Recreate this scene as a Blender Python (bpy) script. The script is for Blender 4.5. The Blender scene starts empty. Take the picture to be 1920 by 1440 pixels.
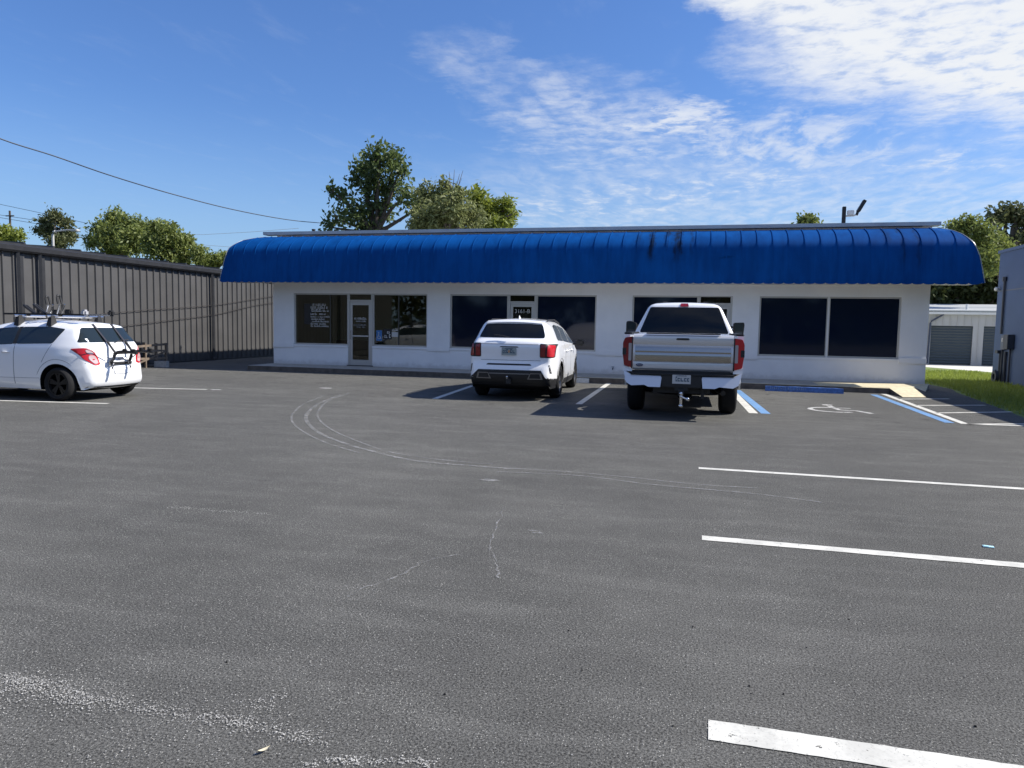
import bpy, bmesh, math, random
import numpy as np
from mathutils import Vector, Matrix
from mathutils.bvhtree import BVHTree

random.seed(7)
R = math.radians
scene = bpy.context.scene
COL = scene.collection

# ------------------------------------------------------------------ camera calibration (metres, facade plane at Y = 22.2)
F_PX, PITCH, ROLL, YAW, CAM_H = 1378.139, .080, .017, .241, 1.564
WALL_Y = 22.2


def ray(px, py):
    a, b = (px - 960) / F_PX, (py - 720) / F_PX
    c, s = math.cos(ROLL), math.sin(ROLL)
    u, v = c * a + s * b, -s * a + c * b
    d = math.cos(PITCH) - v * math.sin(PITCH)
    zz = -math.sin(PITCH) - v * math.cos(PITCH)
    return (-d * math.sin(YAW) + u * math.cos(YAW), d * math.cos(YAW) + u * math.sin(YAW), zz)


def gnd(px, py, z=0.0):
    r = ray(px, py)
    t = (z - CAM_H) / r[2]
    return (r[0] * t, r[1] * t, z)


def at(px, py, Y):
    r = ray(px, py)
    t = Y / r[1]
    return (r[0] * t, Y, r[2] * t + CAM_H)


# ------------------------------------------------------------------ object helpers
def tag(o, label=None, cat=None, group=None, kind=None):
    if label: o['label'] = label
    if cat: o['category'] = cat
    if group: o['group'] = group
    if kind: o['kind'] = kind
    return o


def empty(name, loc=(0, 0, 0), rz=0.0, label=None, cat=None, group=None):
    o = bpy.data.objects.new(name, None)
    o.empty_display_size = .2
    o.location = loc
    o.rotation_euler = (0, 0, rz)
    COL.objects.link(o)
    return tag(o, label, cat, group)


class MB:
    """collects faces and links them as ONE mesh object"""

    def __init__(self):
        self.v, self.f, self.m = [], [], []

    def face(self, pts, m=0):
        n = len(self.v)
        self.v += [tuple(p) for p in pts]
        self.f.append(tuple(range(n, n + len(pts))))
        self.m.append(m)

    def add(self, vs, fs, m=0):
        n = len(self.v)
        self.v += [tuple(p) for p in vs]
        for f in fs:
            self.f.append(tuple(i + n for i in f))
            self.m.append(m)

    def box(self, x0, x1, y0, y1, z0, z1, m=0, b=0.0):
        if b > 0:
            bm = bmesh.new()
            bmesh.ops.create_cube(bm, size=1)
            for v in bm.verts:
                v.co = Vector(((x0 + x1) / 2 + v.co.x * (x1 - x0), (y0 + y1) / 2 + v.co.y * (y1 - y0), (z0 + z1) / 2 + v.co.z * (z1 - z0)))
            bmesh.ops.bevel(bm, geom=list(bm.edges), offset=b, segments=2, affect='EDGES')
            bm.verts.index_update()
            self.add([v.co for v in bm.verts], [[v.index for v in f.verts] for f in bm.faces], m)
            bm.free()
            return
        vs = [(x0, y0, z0), (x1, y0, z0), (x1, y1, z0), (x0, y1, z0), (x0, y0, z1), (x1, y0, z1), (x1, y1, z1), (x0, y1, z1)]
        self.add(vs, [(0, 3, 2, 1), (4, 5, 6, 7), (0, 1, 5, 4), (1, 2, 6, 5), (2, 3, 7, 6), (3, 0, 4, 7)], m)

    def tube(self, pts, r, n=8, m=0, cap=True):
        pts = [Vector(p) for p in pts]
        rs = r if isinstance(r, (list, tuple)) else [r] * len(pts)
        rings = []
        for i, p in enumerate(pts):
            a = pts[max(0, i - 1)]
            b = pts[min(len(pts) - 1, i + 1)]
            d = (b - a).normalized()
            up = Vector((0, 0, 1)) if abs(d.z) < .9 else Vector((1, 0, 0))
            s = d.cross(up).normalized()
            t = s.cross(d)
            rings.append([p + (s * math.cos(2 * math.pi * k / n) + t * math.sin(2 * math.pi * k / n)) * rs[i] for k in range(n)])
        n0 = len(self.v)
        for rg in rings:
            self.v += [tuple(q) for q in rg]
        for i in range(len(rings) - 1):
            for k in range(n):
                self.f.append((n0 + i * n + k, n0 + i * n + (k + 1) % n, n0 + (i + 1) * n + (k + 1) % n, n0 + (i + 1) * n + k))
                self.m.append(m)
        if cap:
            self.f.append(tuple(n0 + k for k in reversed(range(n)))); self.m.append(m)
            e = n0 + (len(rings) - 1) * n
            self.f.append(tuple(e + k for k in range(n))); self.m.append(m)

    def bar(self, a, b, w, h, m=0):
        a, b = Vector(a), Vector(b)
        d = (b - a).normalized()
        up = Vector((0, 0, 1)) if abs(d.z) < .95 else Vector((0, 1, 0))
        s = d.cross(up).normalized() * w / 2
        t = s.cross(d).normalized() * h / 2
        vs = [a - s - t, a + s - t, a + s + t, a - s + t, b - s - t, b + s - t, b + s + t, b - s + t]
        self.add(vs, [(0, 1, 2, 3), (7, 6, 5, 4), (0, 4, 5, 1), (1, 5, 6, 2), (2, 6, 7, 3), (3, 7, 4, 0)], m)

    def prism(self, poly, axis, a, b, m=0):
        """polygon of 2-D points extruded between a and b along axis 'x','y' or 'z'"""
        def mk(p, t):
            return {'x': (t, p[0], p[1]), 'y': (p[0], t, p[1]), 'z': (p[0], p[1], t)}[axis]
        n = len(poly)
        vs = [mk(p, a) for p in poly] + [mk(p, b) for p in poly]
        fs = [tuple(range(n)), tuple(reversed(range(n, 2 * n)))]
        fs += [(i, i + n, (i + 1) % n + n, (i + 1) % n) for i in range(n)]
        self.add(vs, fs, m)

    def lathe(self, prof, c, axis='x', n=32, m=0):
        """prof: (along axis, radius) closed ring profile"""
        n0 = len(self.v)
        K = len(prof)
        for i in range(n):
            t = 2 * math.pi * i / n
            for (a, r) in prof:
                if axis == 'x': p = (c[0] + a, c[1] + r * math.cos(t), c[2] + r * math.sin(t))
                elif axis == 'y': p = (c[0] + r * math.cos(t), c[1] + a, c[2] + r * math.sin(t))
                else: p = (c[0] + r * math.cos(t), c[1] + r * math.sin(t), c[2] + a)
                self.v.append(p)
        for i in range(n):
            for k in range(K):
                self.f.append((n0 + i * K + k, n0 + i * K + (k + 1) % K, n0 + ((i + 1) % n) * K + (k + 1) % K, n0 + ((i + 1) % n) * K + k))
                self.m.append(m)

    def ball(self, c, r, m=0, n=10):
        prof = [(-r * math.cos(math.pi * k / n), max(1e-4, r * math.sin(math.pi * k / n))) for k in range(n + 1)]
        self.lathe(prof, c, 'z', 14, m)

    def build(self, name, mats, parent=None, smooth=None, world=False, fix=True):
        me = bpy.data.meshes.new(name)
        vs = self.v
        if world and parent is not None:
            inv = Matrix.Translation(parent.location) @ parent.rotation_euler.to_matrix().to_4x4()
            inv = inv.inverted()
            vs = [inv @ Vector(p) for p in vs]
        me.from_pydata([tuple(p) for p in vs], [], self.f)
        if not isinstance(mats, (list, tuple)): mats = [mats]
        for m in mats: me.materials.append(m)
        me.polygons.foreach_set('material_index', self.m)
        if fix:
            bm = bmesh.new(); bm.from_mesh(me)
            bmesh.ops.remove_doubles(bm, verts=bm.verts, dist=1e-5)
            bmesh.ops.recalc_face_normals(bm, faces=bm.faces)
            bm.to_mesh(me); bm.free()
        if smooth is not None:
            me.polygons.foreach_set('use_smooth', [True] * len(me.polygons))
            me.set_sharp_from_angle(angle=R(smooth))
        me.update()
        o = bpy.data.objects.new(name, me)
        COL.objects.link(o)
        if parent is not None: o.parent = parent
        return o


def copy_tree(o, parent=None):
    c = o.copy()
    COL.objects.link(c)
    if parent is not None: c.parent = parent
    for ch in list(o.children):
        copy_tree(ch, c)
    return c


# ------------------------------------------------------------------ materials
def mat(name, color=(.5, .5, .5), rough=.6, metal=0.0, coat=0.0, spec=.5, noise=0.0, nscale=8.0, bump=0.0, bscale=40.0, emit=None):
    m = bpy.data.materials.new(name); m.use_nodes = True
    nt = m.node_tree; b = nt.nodes['Principled BSDF']
    b.inputs['Base Color'].default_value = (*color, 1)
    b.inputs['Roughness'].default_value = rough
    b.inputs['Metallic'].default_value = metal
    b.inputs['Coat Weight'].default_value = coat
    b.inputs['Coat Roughness'].default_value = .04
    b.inputs['Specular IOR Level'].default_value = spec
    if noise > 0 or bump > 0:
        tc = nt.nodes.new('ShaderNodeTexCoord')
    if noise > 0:
        n = nt.nodes.new('ShaderNodeTexNoise'); n.inputs['Scale'].default_value = nscale; n.inputs['Detail'].default_value = 5
        nt.links.new(tc.outputs['Object'], n.inputs['Vector'])
        mx = nt.nodes.new('ShaderNodeMixRGB'); mx.blend_type = 'MIX'
        mx.inputs[1].default_value = (*[c * (1 - noise) for c in color], 1)
        mx.inputs[2].default_value = (*[min(1, c * (1 + noise)) for c in color], 1)
        rp = nt.nodes.new('ShaderNodeMapRange'); rp.inputs[1].default_value = .3; rp.inputs[2].default_value = .7
        nt.links.new(n.outputs['Fac'], rp.inputs[0]); nt.links.new(rp.outputs[0], mx.inputs[0])
        nt.links.new(mx.outputs[0], b.inputs['Base Color'])
    if bump > 0:
        n2 = nt.nodes.new('ShaderNodeTexNoise'); n2.inputs['Scale'].default_value = bscale; n2.inputs['Detail'].default_value = 4
        nt.links.new(tc.outputs['Object'], n2.inputs['Vector'])
        bp = nt.nodes.new('ShaderNodeBump'); bp.inputs['Strength'].default_value = bump; bp.inputs['Distance'].default_value = .01
        nt.links.new(n2.outputs['Fac'], bp.inputs['Height']); nt.links.new(bp.outputs[0], b.inputs['Normal'])
    return m


class NT:
    """tiny node builder"""

    def __init__(self, nt): self.nt = nt

    def new(self, t, **kw):
        n = self.nt.nodes.new(t)
        for k, v in kw.items(): setattr(n, k, v)
        return n

    def link(self, a, b): self.nt.links.new(a, b)

    def math(self, op, a, b=None, clamp=False):
        n = self.new('ShaderNodeMath', operation=op, use_clamp=clamp)
        for i, x in enumerate((a, b)):
            if x is None: continue
            if isinstance(x, (int, float)): n.inputs[i].default_value = x
            else: self.link(x, n.inputs[i])
        return n.outputs[0]

    def mix(self, fac, a, b, blend='MIX'):
        n = self.new('ShaderNodeMixRGB', blend_type=blend)
        for i, x in enumerate((fac, a, b)):
            if isinstance(x, (int, float)): n.inputs[i].default_value = x
            elif isinstance(x, tuple): n.inputs[i].default_value = (*x, 1) if len(x) == 3 else x
            else: self.link(x, n.inputs[i])
        return n.outputs[0]

    def noise(self, vec, scale, detail=4, rough=.55, dist=0.0, dim='3D'):
        n = self.new('ShaderNodeTexNoise', noise_dimensions=dim)
        n.inputs['Scale'].default_value = scale; n.inputs['Detail'].default_value = detail
        n.inputs['Roughness'].default_value = rough; n.inputs['Distortion'].default_value = dist
        self.link(vec, n.inputs['Vector'])
        return n.outputs['Fac']

    def ramp(self, x, lo, hi, a=0.0, b=1.0, smooth=True):
        n = self.new('ShaderNodeMapRange', interpolation_type='SMOOTHSTEP' if smooth else 'LINEAR')
        self.link(x, n.inputs[0])
        for i, q in enumerate((lo, hi, a, b)): n.inputs[i + 1].default_value = q
        return n.outputs[0]


def asphalt_material():
    m = bpy.data.materials.new('asphalt'); m.use_nodes = True
    nt = m.node_tree; N = NT(nt); b = nt.nodes['Principled BSDF']
    tc = N.new('ShaderNodeTexCoord').outputs['Object']
    fine = N.noise(tc, 95, 3, .65)
    mid = N.noise(tc, 16, 4, .6)
    big = N.noise(tc, .45, 5, .6)
    # long wipes left by the sealer broom
    mp = N.new('ShaderNodeMapping'); N.link(tc, mp.inputs[0]); mp.inputs['Scale'].default_value = (.35, 1.6, 1)
    wipe = N.noise(mp.outputs[0], 2.2, 5, .65)
    base = N.mix(N.ramp(big, .35, .68), (.056, .0542, .0518), (.102, .0985, .0925))
    base = N.mix(N.math('MULTIPLY', N.ramp(wipe, .48, .72), .4), base, (.132, .128, .121))
    blot = N.noise(tc, 1.7, 6, .7)
    base = N.mix(N.math('MULTIPLY', N.ramp(blot, .54, .70), .4), base, (.142, .138, .130))
    base = N.mix(N.math('MULTIPLY', N.ramp(blot, .44, .30), .4), base, (.048, .047, .046))
    grain = N.math('ADD', N.math('MULTIPLY', fine, .6), N.math('MULTIPLY', N.noise(tc, 240, 2, .6), .4))
    base = N.mix(N.ramp(grain, .40, .60), N.mix(.72, base, (.016, .016, .0165)), N.mix(.55, base, (.225, .222, .216)))
    base = N.mix(N.math('MULTIPLY', N.ramp(mid, .4, .75), .3), base, (.12, .118, .114))
    # pale stones showing through, more of them towards the worn left side of the near lot
    vor = N.new('ShaderNodeTexVoronoi', feature='F1'); N.link(tc, vor.inputs['Vector']); vor.inputs['Scale'].default_value = 115
    sp = N.new('ShaderNodeSeparateXYZ'); N.link(tc, sp.inputs[0])
    wcol = N.new('ShaderNodeSeparateColor'); N.link(vor.outputs['Color'], wcol.inputs[0])
    rnd = wcol.outputs[0]
    worn = N.math('ADD', N.ramp(sp.outputs[0], -4.0, .5, .10, .0), N.ramp(N.noise(tc, 1.3, 6, .75), .48, .72, 0, .26))
    stone = N.math('MULTIPLY', N.math('GREATER_THAN', rnd, N.math('SUBTRACT', .96, worn)), N.ramp(vor.outputs['Distance'], .5, .15))
    base = N.mix(N.math('MULTIPLY', stone, .85), base, (.40, .392, .372))
    # dark oil-dried spots
    dk = N.ramp(N.noise(tc, 3.1, 3, .5), .68, .8)
    base = N.mix(N.math('MULTIPLY', dk, .35), base, (.03, .03, .03))
    # broad tonal drift of the old sealer: traffic-polished lanes, patches, damp-stained hollows
    drift = N.ramp(N.noise(tc, .33, 6, .62, .4), .34, .66, .93, 1.06)
    patch = N.ramp(N.noise(tc, 2.3, 6, .72), .36, .66, .965, 1.045)
    streak = N.ramp(wipe, .40, .70, .95, 1.08)
    k = N.math('MULTIPLY', N.math('MULTIPLY', drift, patch), streak)
    kc = N.new('ShaderNodeCombineColor'); N.link(k, kc.inputs[0]); N.link(k, kc.inputs[1]); N.link(N.math('MULTIPLY', k, .955), kc.inputs[2])
    base = N.mix(1.0, base, kc.outputs[0], 'MULTIPLY')
    # oil drips under the bays
    oil = N.math('MULTIPLY', N.ramp(N.noise(tc, 1.9, 5, .6), .60, .70), N.math('MULTIPLY', N.ramp(sp.outputs[1], 12.5, 14.5), N.ramp(sp.outputs[1], 20.5, 18.5)))
    base = N.mix(N.math('MULTIPLY', oil, .6), base, (.022, .021, .020))
    N.link(base, b.inputs['Base Color'])
    b.inputs['Roughness'].default_value = .82
    b.inputs['Specular IOR Level'].default_value = .10
    bp = N.new('ShaderNodeBump'); bp.inputs['Strength'].default_value = .55; bp.inputs['Distance'].default_value = .012
    N.link(N.math('ADD', fine, N.math('MULTIPLY', stone, .6)), bp.inputs['Height']); N.link(bp.outputs[0], b.inputs['Normal'])
    return m


def worn_paint(name, color, cover=.9, scale=22.0, soft=.06, top=1.0):
    """road paint or scuff: its colour where it still covers the ground, see-through where it has worn off"""
    m = bpy.data.materials.new(name); m.use_nodes = True
    nt = m.node_tree; N = NT(nt); b = nt.nodes['Principled BSDF']
    tc = N.new('ShaderNodeTexCoord').outputs['Object']
    q = N.math('ADD', N.math('MULTIPLY', N.noise(tc, scale, 6, .7), .65), N.math('MULTIPLY', N.noise(tc, 130, 2, .6), .35))
    lo = .5 - (cover - .5) * .42
    N.link(N.ramp(q, lo, lo + soft, 0, top), b.inputs['Alpha'])
    dirt = N.ramp(N.noise(tc, 5, 5, .65), .35, .68)
    c = N.mix(dirt, tuple(k * .74 for k in color), color)
    N.link(N.mix(N.math('MULTIPLY', N.ramp(N.noise(tc, 70, 4, .7), .52, .66), .35), c, tuple(k * .45 for k in color)), b.inputs['Base Color'])
    b.inputs['Roughness'].default_value = .75
    return m


def leaf_material(name, dark, light, trans=.35):
    m = bpy.data.materials.new(name); m.use_nodes = True
    nt = m.node_tree; N = NT(nt)
    nt.nodes.remove(nt.nodes['Principled BSDF'])
    out = [n for n in nt.nodes if n.type == 'OUTPUT_MATERIAL'][0]
    geo = N.new('ShaderNodeNewGeometry')
    tc = N.new('ShaderNodeTexCoord').outputs['Object']
    f = N.math('ADD', N.math('MULTIPLY', geo.outputs['Random Per Island'], .5), N.math('MULTIPLY', N.noise(tc, .9, 3, .6), .55), clamp=True)
    c = N.mix(f, dark, light)
    d = N.new('ShaderNodeBsdfDiffuse'); t = N.new('ShaderNodeBsdfTranslucent'); g = N.new('ShaderNodeBsdfGlossy')
    N.link(c, d.inputs[0]); N.link(N.mix(.5, c, light), t.inputs[0])
    g.inputs['Roughness'].default_value = .55
    s1 = N.new('ShaderNodeMixShader'); s1.inputs[0].default_value = trans
    N.link(d.outputs[0], s1.inputs[1]); N.link(t.outputs[0], s1.inputs[2])
    s2 = N.new('ShaderNodeMixShader'); s2.inputs[0].default_value = .03
    N.link(s1.outputs[0], s2.inputs[1]); N.link(g.outputs[0], s2.inputs[2])
    N.link(s2.outputs[0], out.inputs[0])
    return m


def wall_material():
    m = bpy.data.materials.new('white_stucco'); m.use_nodes = True
    nt = m.node_tree; N = NT(nt); b = nt.nodes['Principled BSDF']
    tc = N.new('ShaderNodeTexCoord').outputs['Object']
    sp = N.new('ShaderNodeSeparateXYZ'); N.link(tc, sp.inputs[0])
    c = N.mix(N.ramp(N.noise(tc, .8, 6, .65), .35, .65), (.75, .755, .755), (.81, .815, .81))
    mp = N.new('ShaderNodeMapping'); N.link(tc, mp.inputs[0]); mp.inputs['Scale'].default_value = (3.5, 1, .35)
    run = N.ramp(N.noise(mp.outputs[0], 2.5, 6, .7), .60, .78)
    c = N.mix(N.math('MULTIPLY', run, .22), c, (.42, .40, .36))
    # splash dirt thrown up from the pavement, ragged at its top
    h = N.math('ADD', sp.outputs[2], N.math('MULTIPLY', N.math('SUBTRACT', N.noise(tc, 4.5, 6, .7), .5), .35))
    c = N.mix(N.math('MULTIPLY', N.ramp(h, .34, .14), .40), c, (.33, .31, .28))
    N.link(c, b.inputs['Base Color']); b.inputs['Roughness'].default_value = .85
    bp = N.new('ShaderNodeBump'); bp.inputs['Strength'].default_value = .3; bp.inputs['Distance'].default_value = .01
    N.link(N.noise(tc, 55, 4, .6), bp.inputs['Height']); N.link(bp.outputs[0], b.inputs['Normal'])
    return m


M = {}
M['asphalt'] = asphalt_material()
M['white_line'] = worn_paint('white_line_paint', (.66, .645, .58), .86)
M['old_line'] = worn_paint('old_line_paint', (.56, .55, .52), .72)
M['blue_line'] = worn_paint('blue_line_paint', (.14, .29, .52), .84)
M['scuff'] = worn_paint('scuff', (.40, .395, .38), .80, 7, .34, .85)
M['scuff_faint'] = worn_paint('scuff_faint', (.36, .355, .345), .82, 8, .34, .75)
M['wear'] = leaf_material('bare_aggregate', (.20, .195, .185), (.62, .605, .56), 0.0)
M['concrete'] = mat('concrete', (.36, .345, .31), .85, noise=.22, nscale=5, bump=.3, bscale=60)
M['kerb_yellow'] = mat('faded_yellow_kerb_paint', (.60, .53, .36), .75, noise=.15, nscale=9, bump=.2)
M['kerb_face'] = mat('dark_kerb_face', (.10, .085, .07), .85, noise=.3, nscale=6)  # dark brown for the kerb's front and the ramp's sides
M['grass_soil'] = mat('grass_ground', (.13, .175, .035), .95, noise=.45, nscale=3, bump=.6, bscale=30)
M['soil'] = mat('ground', (.10, .11, .05), .95, noise=.4, nscale=.2)
M['wall'] = wall_material()
M['frame'] = mat('aluminium_frame', (.46, .45, .42), .45, .35)
M['glass_clear'] = mat('shop_glass', (.030, .029, .018), .03, spec=.45)
M['glass_dark'] = mat('tinted_glass', (.005, .010, .026), .05, spec=.32)
gm = bpy.data.materials.new('see_through_glass'); gm.use_nodes = True
_N = NT(gm.node_tree); gm.node_tree.nodes.remove(gm.node_tree.nodes['Principled BSDF'])
_t = _N.new('ShaderNodeBsdfTransparent'); _t.inputs[0].default_value = (.66, .68, .62, 1)
_g = _N.new('ShaderNodeBsdfGlossy'); _g.inputs['Roughness'].default_value = .015; _g.inputs[0].default_value = (.9, .9, .9, 1)
_f = _N.new('ShaderNodeFresnel'); _f.inputs[0].default_value = 1.5
_m = _N.new('ShaderNodeMixShader'); _N.link(_f.outputs[0], _m.inputs[0]); _N.link(_t.outputs[0], _m.inputs[1]); _N.link(_g.outputs[0], _m.inputs[2])
_N.link(_m.outputs[0], [n for n in gm.node_tree.nodes if n.type == 'OUTPUT_MATERIAL'][0].inputs[0])
M['glass_clear'] = gm
M['room'] = mat('room_wall', (.62, .58, .44), .8)
M['room_floor'] = mat('room_floor', (.16, .13, .10), .6)
M['door_dark'] = mat('door_glass', (.010, .009, .006), .04, spec=.4)
M['letter'] = mat('white_vinyl', (.50, .50, .48), .6)
M['letter_dim'] = mat('grey_vinyl', (.20, .20, .19), .6)
M['flashing'] = mat('roof_flashing', (.42, .43, .45), .4, .5, noise=.12, nscale=2)
M['roof'] = mat('roof_membrane', (.32, .32, .33), .8, noise=.2, nscale=2)
M['white_trim'] = mat('white_trim', (.68, .68, .66), .6)
M['dark_metal'] = mat('dark_metal', (.02, .02, .022), .5, .3)
M['black'] = mat('black_plastic', (.012, .012, .013), .55)
M['under'] = mat('underbody', (.006, .006, .006), .9, spec=.1)
M['rubber'] = mat('tyre_rubber', (.014, .014, .015), .85, spec=.25, bump=.3, bscale=60)
M['chrome'] = mat('chrome', (.72, .72, .72), .09, 1.0)
M['steel'] = mat('bright_steel', (.60, .60, .60), .25, 1.0)
M['alloy'] = mat('alloy_rim', (.22, .22, .23), .32, .8)
M['dark_alloy'] = mat('black_rim', (.012, .012, .013), .35, .3)
M['car_white'] = mat('white_car_paint', (.86, .865, .87), .35, coat=1.0)
M['car_glass'] = mat('car_glass', (.004, .005, .006), .02, spec=.4)
M['car_glass_clear'] = mat('car_glass_clear', (.016, .023, .025), .02, spec=.6)
M['lamp_red'] = mat('red_lamp', (.48, .010, .016), .28, coat=.25)
M['lamp_dark_red'] = mat('dark_red_lamp', (.20, .005, .009), .25, coat=.3)
M['lamp_clear'] = mat('clear_lamp', (.55, .40, .40), .1, coat=1.0)
M['seam'] = mat('panel_gap', (.03, .03, .035), .7)
M['shade_seam'] = mat('gap_crease_shade', (.22, .23, .25), .7)  # grey of door gaps, and of shade lines drawn along body creases
M['brown_metal'] = mat('dark_grey_metal_siding', (.070, .068, .067), .5, .0, noise=.14, nscale=1.3, bump=.15, bscale=3)
M['gutter'] = mat('black_gutter', (.030, .030, .032), .45, .2, noise=.2, nscale=4)
M['blue_block'] = mat('blue_grey_block', (.050, .080, .158), .85, noise=.06, nscale=1.5, bump=.3, bscale=30)
M['box_dark'] = mat('meter_box', (.016, .022, .038), .6)
M['conduit'] = mat('conduit', (.055, .07, .11), .6)
M['conduit_grey'] = mat('grey_box', (.36, .36, .38), .6)
M['shed_white'] = mat('white_shed_siding', (.44, .44, .43), .6, noise=.06, nscale=1)
M['roller'] = mat('grey_roller_door', (.050, .066, .076), .5)
M['bark'] = mat('bark', (.10, .08, .06), .9, noise=.3, nscale=6, bump=.6, bscale=12)
M['bark_pale'] = mat('pale_bark', (.22, .19, .16), .9, noise=.3, nscale=6)
M['leaf_dark'] = leaf_material('leaf_dark', (.038, .066, .020), (.14, .185, .060), .38)
M['leaf_fine'] = leaf_material('leaf_fine', (.125, .150, .048), (.25, .27, .10), .35)
M['leaf_yellow'] = leaf_material('leaf_yellow', (.14, .18, .028), (.28, .32, .05), .45)
M['leaf_oak'] = leaf_material('leaf_oak', (.10, .14, .032), (.25, .285, .075), .4)
M['leaf_pine'] = leaf_material('leaf_pine', (.045, .060, .025), (.15, .16, .06), .3)
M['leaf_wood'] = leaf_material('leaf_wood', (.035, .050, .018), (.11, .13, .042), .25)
M['grass'] = leaf_material('grass_blade', (.13, .18, .025), (.31, .36, .07), .35)
M['wood_grey'] = mat('weathered_wood', (.15, .115, .085), .9, noise=.3, nscale=8)
M['block'] = mat('cement_block', (.34, .33, .31), .9, noise=.2, nscale=14)
M['lamp_grey'] = mat('galvanised', (.50, .49, .46), .5, .3)
M['pole_wood'] = mat('pole_wood', (.07, .055, .045), .9)
M['cable'] = mat('cable', (.05, .06, .08), .6)
M['dry_leaf'] = mat('dry_leaf', (.55, .50, .36), .8)
M['tag_blue'] = mat('pale_blue_card', (.45, .72, .78), .6)
M['wheelstop_blue'] = mat('blue_wheel_stop_paint', (.045, .12, .34), .6, noise=.35, nscale=14, bump=.4, bscale=40)
M['wheelstop_white'] = mat('worn_white_concrete', (.60, .60, .57), .8, noise=.2, nscale=14, bump=.4, bscale=40)
M['sign_blue'] = mat('sign_blue', (.05, .17, .40), .5)
M['badge_blue'] = mat('badge_blue', (.012, .03, .10), .2, coat=1)
M['plate_white'] = mat('plate_white', (.50, .50, .49), .5)
M['plate_mark'] = mat('plate_mark', (.06, .10, .14), .5)
M['plate_orange'] = mat('plate_orange', (.55, .25, .10), .5)


def awning_material():
    m = bpy.data.materials.new('blue_awning_metal'); m.use_nodes = True
    nt = m.node_tree; N = NT(nt); b = nt.nodes['Principled BSDF']
    tc = N.new('ShaderNodeTexCoord').outputs['Object']
    sp = N.new('ShaderNodeSeparateXYZ'); N.link(tc, sp.inputs[0])
    X, Z = sp.outputs[0], sp.outputs[2]
    mp0 = N.new('ShaderNodeMapping'); N.link(tc, mp0.inputs[0]); mp0.inputs['Scale'].default_value = (2.5, 1, .35)
    base = N.mix(N.ramp(N.math('ADD', N.math('MULTIPLY', N.noise(tc, .6, 5, .6), .5), N.math('MULTIPLY', N.noise(mp0.outputs[0], 2, 5, .65), .5)), .36, .64), (.0008, .045, .185), (.0020, .068, .262))
    # mould streaks that run down from the roof edge
    tot = None
    warp = N.math('MULTIPLY', N.math('SUBTRACT', N.noise(tc, 5, 4, .6), .5), .22)
    for (x0, w, z0, s) in STREAKS:
        a = N.math('ABSOLUTE', N.math('SUBTRACT', N.math('ADD', X, warp), x0))
        e = N.math('MULTIPLY', N.ramp(a, w, w * .2), N.math('MULTIPLY', N.ramp(Z, z0, z0 + .35), s))
        tot = e if tot is None else N.math('MAXIMUM', tot, e)
    mp = N.new('ShaderNodeMapping'); N.link(tc, mp.inputs[0]); mp.inputs['Scale'].default_value = (5, 1, .6)
    tot = N.math('MULTIPLY', tot, N.ramp(N.noise(mp.outputs[0], 2, 4, .6), .3, .6))
    base = N.mix(N.math('MULTIPLY', tot, .85), base, (.006, .010, .016))
    N.link(base, b.inputs['Base Color'])
    b.inputs['Roughness'].default_value = .6
    b.inputs['Specular IOR Level'].default_value = .06
    return m


# ------------------------------------------------------------------ world, sun, camera
SUN_DIR = Vector((1.07, .30, 1.0)).normalized()      # towards the sun
SUN_EL = math.asin(SUN_DIR.z)
SUN_ROT = math.atan2(SUN_DIR.x, SUN_DIR.y)


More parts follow.
